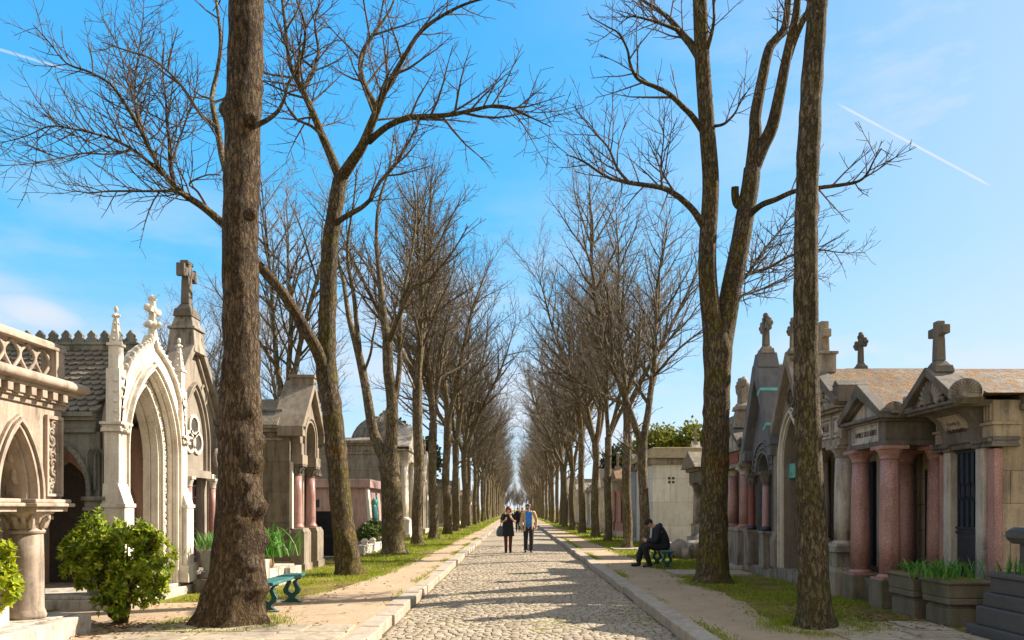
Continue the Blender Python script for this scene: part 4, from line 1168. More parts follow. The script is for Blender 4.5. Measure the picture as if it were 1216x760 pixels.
for sg in (-1, 1):
    bu = MB(); cx = sg*(hw-.08)
    bu.box(cx-.17, cx+.17, -.2, .2, .2, .5); bu.box(cx-.14, cx+.14, -.16, .18, .5, 1.55)
    bu.prism([(-.16, 1.55), (-.06, 1.85), (.16, 1.85), (.18, 1.55)], cx-.14, cx+.14, 'x'); bu.box(cx-.16, cx+.16, -.18, .19, 1.5, 1.555)
    bu.box(cx-.11, cx+.11, -.06, .16, 1.85, 2.62); bu.box(cx-.15, cx+.15, -.11, .19, 2.62, 2.67); bu.box(cx-.17, cx+.17, -.13, .2, 2.72, 2.76); bu.box(cx-.13, cx+.13, -.09, .18, 2.67, 2.72)
    carving(bu, cx-.14, cx+.14, 2.62, 2.76, -.12, 3, .05, 9)
    bu.box(cx-.1, cx+.1, -.06, .14, 2.76, 3.55)
    for k_ in range(4): 
        bu.ball((cx, -.07, 2.98+k_*.15), (.045,.03,.03), 7, 5); bu.ball((cx+.1, 0, 2.92+k_*.15), (.022,.045,.03), 7, 5); bu.ball((cx-.1, 0, 2.92+k_*.15), (.022,.045,.03), 7, 5)
    finial(bu, cx, .04, 3.5, .98, .075)
    bu.build('buttress', B, r, bevel=.005)
# side walls with open arches, in stone darker than the front
for sg in (-1, 1):
    sw = MB()
    xx0, xx1 = (sg*hw-.02, sg*hw-.24*sg) if sg > 0 else (-hw+.02, -hw+.24)
    for c_, aa in ((.78, .36), (1.84, .36)):
        pth = gothic(c_, aa, .9, 1.75, 2.42, 10)
        sw.prism([(c_-.53, .9)]+pth+[(c_+.53, .9), (c_+.53, 2.62), (c_-.53, 2.62)], min(xx0,xx1), max(xx0,xx1), 'x')
    sw.box(min(xx0,xx1), max(xx0,xx1), 2.38, 3.0, .2, 2.62)
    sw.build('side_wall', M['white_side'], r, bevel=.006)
for sg in (-1, 1):
    st = MB(); xo = sg*(hw+.02)
    for c_ in (.3, 1.31, 2.34):
        st.box(min(xo, xo-sg*.26), max(xo, xo-sg*.26), c_-.12, c_+.12, .2, 1.45)
        st.box(min(xo+sg*.05, xo-sg*.28), max(xo+sg*.05, xo-sg*.28), c_-.16, c_+.16, 1.45, 1.5)
        st.box(min(xo+sg*.03, xo-sg*.28), max(xo+sg*.03, xo-sg*.28), c_-.14, c_+.14, 1.5, 1.6)
        st.box(min(xo+sg*.07, xo-sg*.28), max(xo+sg*.07, xo-sg*.28), c_-.17, c_+.17, 1.6, 1.66)
    for c_ in (.78, 1.84):
        pth = gothic(c_, .36, 1.66, 1.75, 2.42, 10)
        st.band(offset(pth, 0), offset(pth, .07), min(xo-sg*.04, xo+sg*.03), max(xo-sg*.04, xo+sg*.03), 'x')
    for c_ in (.3, 1.31, 2.34):
        for dz in (0, 1):
            pp = gothic(c_-.06+.12*dz, .045, 1.75, 2.25, 2.36, 5)
            st.band(offset(pp, 0), offset(pp, .02), min(xo-sg*.02, xo+sg*.012), max(xo-sg*.02, xo+sg*.012), 'x')
    for z0_, z1_, p_ in ((2.6,2.66,.03),(2.66,2.78,.0),(2.78,2.83,.06),(2.83,2.9,.11)):
        st.box(min(sg*(hw+p_), sg*(hw-.3)), max(sg*(hw+p_), sg*(hw-.3)), .3, 3.0, z0_, z1_)
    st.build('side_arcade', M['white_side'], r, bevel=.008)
inn = MB(); inn.box(-hw+.24, hw-.24, 2.7, 2.9, .2, 3.2); inn.build('back_wall', M['pink_plaster'], r)
inn = MB(); 
for sg in (1,):
    xo = sg*(hw-.245)
    pth = gothic(1.0, .26, .2, 1.5, 1.95, 8)
    inn.prism([(.43, .2)]+pth+gothic(1.85, .36, .2, 1.7, 2.3, 8)+[(2.7, .2), (2.7, 2.86), (.43, 2.86)], min(xo, xo-sg*.06), max(xo, xo-sg*.06), 'x')
    inn.band(offset(pth, 0), offset(pth, .06), min(xo-sg*.06, xo-sg*.09), max(xo-sg*.06, xo-sg*.09), 'x')
inn.build('inner_wall', M['pink_plaster'], r)
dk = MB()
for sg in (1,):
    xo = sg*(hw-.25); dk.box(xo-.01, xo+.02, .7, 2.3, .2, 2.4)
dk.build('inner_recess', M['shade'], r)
rb = MB(); rb.prism([(-hw-.02, 2.9), (0, 4.05), (hw+.02, 2.9), (hw-.1, 2.86), (0, 3.9), (-hw+.1, 2.86)], .3, 3.3); rb.build('roof', M['shingle'], r)
sc_ = MB(); slope = math.hypot(hw+.06, 1.2); nr = 13
for sg in (-1, 1):
    ux, uz = -sg*(hw+.06)/slope, 1.2/slope; nx_, nz_ = sg*uz, abs(ux)
    for i in range(nr):
        s0 = slope*i/nr; ww = .145
        k = .3+(ww/2 if i % 2 else 0)
        while k < 3.25:
            base = (sg*(hw+.08)+ux*s0, 2.88+uz*s0)
            pts = []
            L = slope/nr*1.45
            for (dy, dl) in [(-.5, 1), (-.5, .45), (-.42, .2), (-.25, .05), (0, 0), (.25, .05), (.42, .2), (.5, .45), (.5, 1)]:
                lift = .045*(1-dl)+.006
                px, pz = base[0]+ux*L*dl+nx_*lift, base[1]+uz*L*dl+nz_*lift
                pts.append((px, k+dy*ww*.96, pz))
            low = [(p_[0]-nx_*.03, p_[1], p_[2]-nz_*.03) for p_ in pts]
            n_ = len(pts)
            sc_.add(pts+low, [tuple(range(n_))]+[(i_, (i_+1) % n_, (i_+1) % n_+n_, i_+n_) for i_ in range(n_)])
            k += ww
sc_.build('roof_scales', M['shingle'], r)
cr = MB(); cr.box(-.1, .1, .2, 3.4, 4.02, 4.12); cr.box(-.12, .12, .2, 3.4, 4.12, 4.16)
k = .35
while k < 3.35:
    cr.prism([(k-.1,4.16),(k-.1,4.22),(k-.06,4.26),(k-.07,4.3),(k,4.38),(k+.07,4.3),(k+.06,4.26),(k+.1,4.22),(k+.1,4.16)], -.035, .035, 'x'); k += .21
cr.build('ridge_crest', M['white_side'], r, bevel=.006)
fin = MB(); fin.lathe([(.14,3.2+.9),(.16,4.3),(.1,4.5),(.05,4.72)], 0, 3.1, 8); fin.build('rear_finial', M['dark_stone'], r)

# ============================ LEFT 3: grey gothic chapel with the tall stone cross
r = tomb('gothic_chapel', 'grey gothic chapel with a trefoil window and a tall stone cross on its gable', -1, 6.4, 15.0)
B = M['grey_gothic']; hw = 1.2
m = MB(); m.box(-hw-.1, hw+.1, -.2, 3, -.02, .3); m.build('plinth', M['grey_stone'], r, bevel=.01)
dp = [(-.42, .3), (-.42, 2.1), (.42, 2.1), (.42, .3)]
w = MB(); w.prism([(-hw, .3)]+dp+[(hw, .3), (hw, 3.35), (.1, 4.75), (-.1, 4.75), (-hw, 3.35)], 0, .3); w.build('front_wall', B, r, bevel=.006)
sd_ = MB(); sd_.box(-hw+.02, hw-.02, .3, 2.8, .3, 3.3); sd_.build('side_wall', B, r)
gable_roof(r, 2*hw, .25, 2.9, 3.3, 4.62, .12, M['dark_stone'], .08)
cp = MB()
for sg in (-1, 1):
    cp.prism([(sg*.1, 4.66), (sg*(hw+.12), 3.24), (sg*(hw+.12), 3.38), (sg*.1, 4.88)], -.14, .3)
    cp.prism([(sg*.12, 4.5), (sg*(hw-.1), 3.24), (sg*(hw-.1), 3.3), (sg*.12, 4.58)], -.06, 0)
    cp.box(min(sg*(hw+.16), sg*(hw-.22)), max(sg*(hw+.16), sg*(hw-.22)), -.16, .3, 3.0, 3.24)
    cp.box(min(sg*(hw+.04), sg*(hw-.2)), max(sg*(hw+.04), sg*(hw-.2)), -.08, .3, .3, 3.0)
cp.build('gable_coping', B, r, bevel=.01)
ar = gothic(0, .52, 2.25, 2.75, 3.85, 10)
am = MB(); archband(am, ar, 0, .04, -.06, 0); archband(am, ar, .1, .14, -.09, 0); am.box(-.66, .66, -.1, 0, 2.1, 2.25)
archcarve(am, ar, .03, .1, -.01, .05, 5, 1.6); am.build('window_moulding', B, r, bevel=.006)
tw = MB()
for (cx, cz) in ((0, 3.12), (-.17, 2.8), (.17, 2.8)):
    ring = [(cx+.17*math.cos(k*PI/10), cz+.17*math.sin(k*PI/10)) for k in range(20)]; out = [(cx+.23*math.cos(k*PI/10), cz+.23*math.sin(k*PI/10)) for k in range(20)]
    tw.band(ring, out, -.04, 0, closed=True)
t1 = tw.build('trefoil_window', M['white_stone'], r)
tp = MB()
for (cx, cz) in ((0, 3.12), (-.17, 2.8), (.17, 2.8)): tp.prism([(cx+.17*math.cos(k*PI/10), cz+.17*math.sin(k*PI/10)) for k in range(20)], -.012, -.004-.002*cx)
tp.build('pane', M['shade'], t1)
nc = MB(); ring = [(.5+.12*math.cos(k*PI/8), 3.95-.14+.17*math.sin(k*PI/8)) for k in range(16)]; nc.band(ring, [(.5+(x_-.5)*1.3, 3.81+(z_-3.81)*1.3) for x_, z_ in ring], -.03, 0, closed=True); nc.build('oculus_ring', B, r)
dr = MB(); dr.box(-.42, .42, .12, .2, .3, 2.1); dr.build('door', M['red_panel'], r)
gr_ = MB()
for k in range(8):
    gr_.box(-.38+k*.105, -.36+k*.105, .09, .115, .32, 2.08)
for k in range(7): gr_.box(-.42, .42, .085, .112, .5+k*.24, .52+k*.24)
gr_.build('door_grille', M['iron'], r)
for sg in (-1, 1):
    column(r, sg*.56, -.16, .45, 2.1, .075, M['pink_granite'], M['pale_stone'], M['pale_stone'], n=14, caph=.2)
    m = MB(); m.box(sg*.56-.13, sg*.56+.13, -.3, 0, .3, .45); m.box(sg*.82-.1, sg*.82+.1, -.1, 0, .3, 2.2); m.build('pilaster', M['white_stone'], r, bevel=.006)
wr = MB(); wr.tube([Vector((.9+.14*math.cos(k*PI/8), -.13, 2.55+.17*math.sin(k*PI/8))) for k in range(17)], .045, 8); wr.build('stone_wreath', M['grey_stone'], r)
ps = MB(); ps.taper(-.28, .28, -.16, .4, 4.55, 5.0, .05, .05); ps.box(-.27, .27, -.15, .39, 5.0, 5.05); ps.taper(-.22, .22, -.1, .34, 5.05, 5.3, .07, .07); ps.build('cross_pedestal', M['grey_stone'], r, bevel=.01)
cross(r, 0, .12, 5.25, 1.12, M['dark_stone'], 'flared', .085)

# ============================ LEFT 4: brown chapel with two pink columns
r = tomb('columned_chapel', 'brownish grey stone chapel with two pink granite columns under a small round arch', -1, 5.3, 18.85)
hw = .95
m = MB(); m.box(-hw-.04, hw+.04, .02, 4.2, -.02, .25); m.build('plinth', M['brown_trim'], r, bevel=.01)
w = MB(); w.box(-hw, hw, .5, 4.1, .25, 3.3); w.box(-hw, -.62, .05, .5, .25, 3.3); w.box(.62, hw, .05, .5, .25, 3.3); w.build('wall', M['brown_stone'], r, bevel=.006)
b = MB()
for z0_, z1_, p_ in ((3.1,3.16,.03),(3.3,3.38,.08),(3.38,3.45,.14)): b.box(-hw-p_, hw+p_, .2, 4.1+p_, z0_, z1_)
b.build('cornice', M['brown_trim'], r, bevel=.01)
rf = MB()
rf.prism([(-hw-.16, 3.45), (-hw+.25, 3.83), (-hw+.3, 3.83), (-.35, 4.16), (.35, 4.16), (hw-.3, 3.83), (hw-.25, 3.83), (hw+.16, 3.45)], .3, 4.2)
rf.box(-hw+.2, hw-.2, .28, 4.1, 3.8, 3.87); rf.build('roof', M['lichen_roof'], r, bevel=.012)
for sg in (-1, 1): 
    pl = MB(); cx = sg*.6
    pl.box(cx-.3, cx+.3, -.28, .3, 0, .92); pl.taper(cx-.3, cx+.3, -.28, .3, .92, 1.02, .05, .05); pl.box(cx-.33, cx+.33, -.31, .3, 0, .18)
    pl.build('column_pedestal', M['brown_trim'], r, bevel=.01)
for sg in (-1, 1):
    c = MB(); c.lathe([(.17,1.02),(.17,1.06),(.14,1.1),(.135,1.14),(.125,1.8),(.115,2.28)], sg*.6, -.02, 20); c_ = c.build('column', M['pink_granite'], r)
    leafcap(c_, sg*.6, -.02, 2.28, 2.55, .11, M['dark_stone'], 1.75)
    e = MB(); e.box(sg*.6-.22, sg*.6+.22, -.22, .4, 2.55, 2.78); e.box(sg*.6-.19, sg*.6+.19, -.19, .4, 2.78, 3.05); e.build('impost', M['brown_trim'], r, bevel=.008)
ap = roundarch(0, .42, 2.78, 3.2, 14)
gp = MB(); gp.prism([(-.78, 3.05)]+[(-.42, 3.05)]+[p_ for p_ in ap[1:-1]]+[(.42, 3.05), (.78, 3.05), (.86, 3.42), (.0, 4.5), (-.86, 3.42)], -.16, .3)
archband(gp, ap, 0, .06, -.2, -.16); archband(gp, ap, .09, .15, -.22, -.16); gp.build('gable', M['brown_trim'], r, bevel=.008)
cp = MB()
for sg in (-1, 1): cp.prism([(0, 4.46), (sg*.98, 3.3), (sg*1.08, 3.42), (0, 4.68)], -.3, .45); cp.prism([(sg*.86,3.2),(sg*1.1,3.2),(sg*1.1,3.44),(sg*.9,3.44)], -.3, .3)
cp.box(-.12, .12, -.3, .3, 4.55, 4.78); cp.box(-.16, .16, -.33, .33, 4.72, 4.8); cp.build('gable_coping', M['brown_trim'], r, bevel=.01)
rs = MB(); rs.box(-.42, .42, .46, .495, .25, 3.4); rs.build('door', M['iron'], r)
for sg in (-1, 1):
    jm = MB(); jm.box(sg*.44-.06, sg*.44+.06, .1, .5, .25, 2.78); jm.build('jamb', M['white_stone'], r)
    jm = MB(); jm.box(sg*.86-.05, sg*.86+.05, -.0, .06, 1.02, 2.6); jm.build('corner_strip', M['white_stone'], r)

# ============================ LEFT 5.. smaller tombs
r = thing('gravestone', 'polished black granite gravestone beside the pink tomb', 'gravestone', (-5.85, 22.6, GZ), 0)
m = MB(); m.box(-.8, .8, .1, .35, 0, 1.25); m.prism([(-.8,1.25),(-.5,1.42),(.8,1.42),(.8,1.25)], .1, .35); m.build('headstone', M['black_granite'], r, bevel=.01)
m = MB(); m.box(-.75, .75, -.6, .6, .12, .7); m.build('slab', M['black_granite'], r, bevel=.01)
m = MB(); m.box(-.95, .95, -.85, .8, 0, .12); m.build('base', M['grey_stone'], r, bevel=.01)
r = tomb('pink_tomb', 'flat roofed pink marble tomb with a verdigris bronze figure on its sloping front', -1, 5.6, 30.6, 'tomb')
m = MB(); m.prism([(-.02, 0), (.16, 2.3), (3.2, 2.3), (3.2, 0)], -1.7, 1.7, 'x'); m.build('wall', M['pink_marble'], r, bevel=.01)
m = MB(); m.box(-1.85, 1.85, -.06, 3.3, 2.3, 2.62); m.build('roof', M['pink_marble'], r, bevel=.015)
m = MB(); m.prism([(-.16,0),(.06,2.3),(.16,2.3),(-.02,0)], -1.72, -1.35, 'x'); m.prism([(-.16,0),(.06,2.3),(.16,2.3),(-.02,0)], 1.35, 1.72, 'x'); m.build('corner_pier', M['white_stone'], r, bevel=.01)
m = MB(); m.loft([(-.55,-.06,.4,.28,.12),(-.55,-.03,.9,.2,.11),(-.5,0,1.3,.24,.12),(-.5,.05,1.6,.12,.1),(-.5,.05,1.66,.07,.07)], 12); m.ball((-.48,.04,1.78),(.1,.11,.13),10,8)
m.tube([Vector((-.7,0,1.5)),Vector((-.85,-.06,1.2)),Vector((-.7,-.1,.95))],[.06,.05,.04],8,cap=True); m.tube([Vector((-.3,0,1.5)),Vector((-.1,-.02,1.75)),Vector((-.1,.02,2.05))],[.06,.05,.04],8,cap=True); m.build('bronze_figure', M['copper'], r)
m = MB(); m.box(-.25,-.08,.55,.57,1.55,1.8)
m2 = MB(); m2.box(-1.703, -1.69, 1.9, 2.15, 1.55, 1.85); m2.build('vent', M['iron'], r)

r = tomb('domed_chapel', 'large stone chapel with a grey dome and a columned white front', -1, 5.6, 41.5)
B = M['pale_stone']; hw = 2.7
m = MB(); m.box(-hw, hw, .9, 6.4, .0, 4.3); m.build('wall', stone('domed_chapel_wall', (.36,.32,.27), (.28,.25,.21), blocks=(1.3,.6)), r)
m = MB(); mouldings(m, -hw, hw, .9, [(4.3,4.42,.05),(4.75,4.85,.1),(4.85,5.0,.22)], 6.5); m.box(-hw, hw, .9, 6.4, 4.42, 4.75)
m.prism([(-hw-.1,5.0),(-hw+.5,5.2),(hw-.5,5.2),(hw+.1,5.0)], 1.1, 6.3); m.build('cornice', M['grey_stone'], r, bevel=.02)
m = MB(); m.lathe([(1.95,4.9),(1.95,5.15),(1.85,5.17)]+[(1.85*math.cos(k*PI/18), 5.17+1.6*math.sin(k*PI/18)) for k in range(0,9)]+[(.25,6.72),(.25,6.9),(.05,7.05)], 1.9, 2.0, 32)
for k in range(12):
    a_ = k*PI/6; m.tube([Vector((1.9+1.85*math.cos(q)*math.cos(a_), 2.0+1.85*math.cos(q)*math.sin(a_), 5.17+1.61*math.sin(q))) for q in [i*PI/16 for i in range(8)]], .06, 6)
m.build('dome', M['lichen_roof'], r)
m = MB(); m.prism([(-1.7,4.75),(1.7,4.75),(0,5.9)], .1, 1.4); m.build('pediment', M['pale_stone'], r, bevel=.02)
m = MB()
for sg in (-1,1): m.prism([(0,5.85),(sg*1.95,4.62),(sg*1.95,4.8),(0,6.08)], -.02, 1.5)
m.box(-1.95,1.95,-.02,.95,4.55,4.75); m.box(-1.8,1.8,.08,.95,4.05,4.55); m.build('entablature', M['pale_stone'], r, bevel=.02)
for cx in (-1.5, -1.0, 1.0, 1.5): column(r, cx, .35, .95, 4.05, .2, M['white_stone'], n=16, caph=.3)
for cx in (-1.25, 1.25):
    m = MB(); m.box(cx-.6, cx+.6, .0, .9, 0, .95); m.box(cx-.66, cx+.66, -.06, .9, 0, .2)
    m.build('pedestal', M['white_stone'], r, bevel=.02)
m = MB(); m.box(-.7,.7,.85,.895,.1,3.4); m.build('door', M['iron'], r)
m = MB(); 
for cx in (-hw+.3, hw-.3): m.box(cx-.3,cx+.3,.8,1.4,5.0,5.35); m.taper(cx-.26,cx+.26,.84,1.36,5.35,5.7,.2,.2)
m.box(-1.2-.25,-1.2+.25,.9,1.4,5.1,6.6); m.box(-1.5,-.9,.85,1.45,6.6,6.7); m.taper(-1.4,-1.0,.95,1.35,6.7,7.0,.1,.1); m.build('acroterion', M['grey_stone'], r, bevel=.02)

# box hedges and small white posts by the pink tomb
def bush(label, loc, rr, n, size, mat, seed, name='shrub', cat='shrub', group=None, stem=True, lobes=None, gap=-.24):
    r = thing(name, label, cat, loc, 0, group); rng = random.Random(seed)
    tb = MB(); lobes = lobes or [(0,0,rr*1.05,rr,rr,rr)]
    for (cx, cy, cz, rx, ry, rz) in lobes:
        for q in range(2):
            b_ = Vector((rng.gauss(0,rr*.08), rng.gauss(0,rr*.08), -.02))
            tb.tube([b_, b_.lerp(Vector((cx,cy,cz)), .5)+Vector((rng.gauss(0,.05), rng.gauss(0,.05), 0)), Vector((cx+rng.gauss(0,rx*.4), cy+rng.gauss(0,ry*.4), cz+rz*.3))], [.035, .028, .008], 6)
    tb.build('stem', M['bark_grey'], r, fix=False)
    fo = MB(); tot = sum(l[3]*l[4]*l[5] for l in lobes)
    for (cx, cy, cz, rx, ry, rz) in lobes:
        for _ in range(int(n*rx*ry*rz/tot)):
            v = Vector((rng.gauss(0,1), rng.gauss(0,1), rng.gauss(0,1))).normalized(); q = rng.random()**.28
            c = Vector((cx+v.x*rx*q, cy+v.y*ry*q, cz+v.z*rz*q))
            if c.z < .03 or noise.noise(c*3.0/max(.5, rr)+Vector((seed,0,0)))+.5*noise.noise(c*8) < gap: continue
            ax = (v+Vector((rng.gauss(0,.5), rng.gauss(0,.5), .6+rng.gauss(0,.4)))).normalized(); a0 = rng.random()*6.28
            u = ax.orthogonal().normalized()
            for k in range(5):   # a rosette of leaves round a shoot tip
                d = Matrix.Rotation(a0+k*1.257, 3, ax) @ u
                d = (d+ax*rng.uniform(.1, .9)).normalized(); w_ = d.cross(ax).normalized()*size*.26
                l = size*rng.uniform(.7, 1.2); up_ = (w_.cross(d)).normalized()*size*.07
                fo.add([tuple(c), tuple(c+d*l*.5+w_+up_), tuple(c+d*l), tuple(c+d*l*.5-w_+up_), tuple(c+d*l*.5)], [(0,1,4),(1,2,4),(2,3,4),(3,0,4)])
    fo.build('foliage', mat, r, fix=False); return r
for i, (px, d_, rr, lab) in enumerate(((436, 26.2, .36, 'small clipped box bush nearest the pink tomb wall'), (444, 27.4, .42, 'largest of the small clipped box bushes before the pink tomb'), (453, 29, .34, 'clipped box bush at the far end, before the pink tomb corner'))):
    bush(lab, ((px-CX)*d_/F, d_, GZ+.25), rr, 500, .09, M['box_leaf'], 50+i, 'box_bush', 'bush', 'clipped bushes before the pink tomb')
for i, (px, d_) in enumerate(((433, 24.8), (442, 26), (450, 27.4), (459, 29))):
    r = thing('stone_post', ['nearest','second nearest','third nearest','farthest'][i]+' of the low white stone posts before the pink tomb', 'post', ((px-CX)*d_/F, d_, GZ), 0, 'white posts before the pink tomb')
    m = MB(); m.box(-.1,.1,-.1,.1,0,.42); m.taper(-.13,.13,-.13,.13,.42,.52,.08,.08); m.build('shaft', M['white_stone'], r, bevel=.01)
    m = MB(); m.box(-.16,.16,-.16,.16,-.02,.06); m.build('foot', M['white_stone'], r, bevel=.01)
w = thing('low_wall', 'low pale stone kerb wall under the small bushes', 'low wall', (-5.02, 27.0, GZ)); m = MB(); m.box(-.12,.12,-2.6,2.6,-.02,.26); m.box(-.15,.15,-2.6,2.6,.26,.31); m.build('coping', M['white_stone'], w, bevel=.01)
# ============================ RIGHT 1: tan chapel with coved pediment (nearest)
r = tomb('shell_gable_chapel', 'tan stone chapel with a curved overhanging gable, fan ornaments and a dark iron door', 1, 6.18, 10.4)
hw = .66; T = M['tan_trim']; Dk = M['dark_stone']
m = MB(); m.box(-hw-.05, hw+.05, -.08, 3.2, -.02, .3); m.build('plinth', M['grey_stone'], r, bevel=.01)
m = MB(); m.box(-hw+.02, hw-.02, .09, 3.1, .3, 2.75); m.build('wall', M['tan_wall'], r)
m = MB(); m.box(-.3, .3, .045, .088, .3, 2.3); d_ = m.build('door', M['blue_door'], r)
m = MB()
for k in range(5): m.box(-.24+k*.12-.008, -.24+k*.12+.008, .02, .04, 1.2, 2.25)
for z_ in (.34, 1.14, 1.2, 2.25): m.box(-.29, .29, .015, .043, z_, z_+.03)
for k in range(4):
    cx = -.18+k*.12; m.tube([Vector((cx+.05*math.cos(q*.7), .03, 1.72+.12*math.sin(q*.7))) for q in range(10)], .008, 5)
m.box(-.26, .26, .03, .043, .42, 1.08); m.build('grille', M['iron'], d_)
for sg in (-1, 1):
    m = MB(); m.box(sg*.38-.085, sg*.38+.085, -.06, .087, .42, 2.28); m.box(sg*.38-.11, sg*.38+.11, -.09, .086, .3, .42); o = m.build('door_jamb', M['pale_stone'], r, bevel=.008)
    m = MB(); m.box(sg*.56-.08, sg*.56+.08, -.02, .09, .42, 2.26); p_ = m.build('pilaster', M['pink_granite'], r, bevel=.008)
    m = MB(); m.box(sg*.56-.13, sg*.56+.13, -.05, .12, .3, .42); m.build('pilaster_base', M['grey_stone'], p_, bevel=.008)
    for cx, hh in ((sg*.56, .13), (sg*.38, .1)):
        m = MB(); m.box(cx-hh, cx+hh, -.07-(.03 if hh < .12 else 0), .28, 2.36, 2.41); m.taper(cx-hh-.02, cx+hh+.02, -.1, .28, 2.28, 2.36, .03, .03)
        for q in range(3): m.ball((cx-hh+.03+q*(hh-.03), -.1, 2.36), .035, 7, 5)
        m.build('capital', Dk, p_, bevel=.006)
    m = MB(); m.box(sg*.56-.12, sg*.56+.12, -.06, .3, 2.41, 2.56); m.box(sg*.56-.14, sg*.56+.14, -.09, .3, 2.56, 2.6); m.box(sg*.56-.11, sg*.56+.11, -.05, .3, 2.6, 2.88)
    for q in (-.06, 0, .06): m.box(sg*.56+q-.018, sg*.56+q+.018, -.07, -.05, 2.62, 2.84)
    m.build('triglyph', T, p_, bevel=.006)
# coved entablature swelling forward
cv_ = MB(); prof = [(.26, 2.28), (-.05, 2.3), (-.05, 2.36), (-.09, 2.38)]+[(-.09-.36*(1-math.cos(q*PI/16)), 2.4+.42*math.sin(q*PI/16)) for q in range(9)]+[(.26, 2.82)]
cv_.prism(prof, -.44, .44, 'x')
for z_, p0 in ((2.84, .50), (2.88, .55)): cv_.box(-.62, .62, -p0, .4, z_-.03, z_+.012)
cv_.build('coved_entablature', Dk, r, bevel=.006)
m = MB(); pr_ = [(-.10-.36*(1-math.cos(q*PI/16)), 2.4+.42*math.sin(q*PI/16)) for q in range(2, 6)]
m.prism([(y_-.012, z_) for y_, z_ in pr_]+[(y_+.01, z_) for y_, z_ in pr_[::-1]], -.27, .27, 'x'); ip = m.build('name_panel', T, r)
for tx, zz, yy, sz in (('FAMILLE', 2.635, -.175, .085), ('DURAND', 2.545, -.142, .085)):
    o = lettering(r, tx, 0, yy, zz, sz, w=.3 if tx == 'FAMILLE' else .4); o.rotation_euler = (PI/2+.62, 0, 0); o.parent = ip
gm = MB(); gm.prism([(-.62, 2.9), (.62, 2.9), (0, 3.36)], -.46, -.1); gm.build('tympanum', Dk, r)
gm = MB()
for sg in (-1, 1): gm.prism([(0, 3.30), (sg*.70, 2.82), (sg*.76, 2.9), (0, 3.42)], -.58, -.22)
gm.build('gable_coping', Dk, r, bevel=.01)
lf = MB()
for k in range(11):
    a_ = PI*(k+.5)/11; L = .30+.1*math.sin(a_)
    pts = [Vector((q*L*1.15*math.cos(a_), -.47-.02*math.sin(q*3), 2.93+q*L*math.sin(a_))) for q in (.1, .4, .7, .95)]
    lf.tube(pts, [.015, .032, .034, .012], 6, cap=True)
for k in range(5): lf.ball((-.3+k*.15, -.48, 2.93), .035, 8, 6)
lf.build('palm_relief', M['grey_stone'], r)
for sg in (-1, 1):
    corner_shell(r, sg*.69, -.42, 2.9, .19, M['grey_stone'], .95 if sg > 0 else -.6)
rf = MB()
rf.prism([(-hw-.15, 2.95), (0, 3.38), (hw+.15, 2.95)], -.22, 3.3); rf.build('roof', M['moss_roof'], r, bevel=.01)
m = MB(); m.box(-hw-.14, hw+.14, .3, 3.28, 2.83, 2.948); m.box(-hw-.06, hw+.06, .28, 3.2, 2.75, 2.83); m.build('cornice', Dk, r, bevel=.01)
cross(r, 0, -.38, 3.33, .72, Dk, 'plain', .062)

# ============================ RIGHT 2: porch of pink granite columns
r = tomb('columned_chapel', 'small temple tomb with stout polished pink columns and a plain triangular pediment', 1, 5.6, 11.85)
hw = .62; B = M['grey_stone']
m = MB(); m.box(-hw-.05, hw+.05, .9, 3, -.02, .4); m.box(-hw, hw, -.02, .9, .0, .38)
for sg in (-1,1): m.box(sg*.48-.2, sg*.48+.2, -.22, .2, -.02, .42)
m.build('plinth', M['planter_stone'], r, bevel=.01)
m = MB(); m.box(-hw, hw, 1.0, 3, .4, 2.55); m.build('wall', M['tan_wall'], r)
m = MB(); m.box(-.3, .3, .95, .995, .4, 2.1); m.build('door', M['iron'], r)
for sg in (-1, 1):
    column(r, sg*.48, 0, .42, 2.42, .148, M['pink_granite'], n=28, caph=.2)
    column(r, sg*.48, .72, .42, 2.42, .148, M['pink_granite'], n=28, caph=.2)
m = MB(); m.box(-.64, .64, -.16, 3, 2.42, 2.5); m.box(-.58, .58, -.1, 3, 2.5, 2.78); m.box(-.66, .66, -.2, 3.05, 2.78, 2.82); m.box(-.72, .72, -.26, 3.1, 2.82, 2.87)
for sg in (-1,1): m.box(sg*.52-.09, sg*.52+.09, -.145, -.1, 2.44, 2.78)
m.build('entablature', Dk, r, bevel=.008)
m = MB(); m.box(-.42, .42, -.13, -.1, 2.52, 2.77); fr = m.build('name_panel', M['pale_stone'], r, bevel=.006)
m = MB()
for a, b, c, d in ((-.44,.44,2.50,2.53),(-.44,.44,2.76,2.785),(-.44,-.41,2.53,2.76),(.41,.44,2.53,2.76)): m.box(a, b, -.16, -.13, c, d)
m.build('panel_frame', M['pale_stone'], fr)
lettering(fr, 'FAMILLE DU LAUREY', 0, -.134, 2.64, .12, w=.72)
m = MB(); m.prism([(-.6, 2.87), (.6, 2.87), (0, 3.28)], -.12, .3); m.build('tympanum', M['pale_stone'], r)
m = MB()
for sg in (-1, 1):
    m.prism([(0, 3.22), (sg*.70, 2.83), (sg*.74, 2.92), (0, 3.42)], -.28, -.1)
    m.prism([(0, 3.17), (sg*.62, 2.875), (sg*.70, 2.875), (0, 3.23)], -.2, -.12)
m.build('gable_coping', Dk, r, bevel=.008)
for sg in (-1, 1):
    corner_shell(r, sg*.68, -.02, 2.88, .14, M['grey_stone'], .95 if sg > 0 else -.6)
m = MB(); m.prism([(-.78, 2.88), (0, 3.39), (.78, 2.88)], -.1, 3.1); m.build('roof', M['moss_roof'], r, bevel=.01)

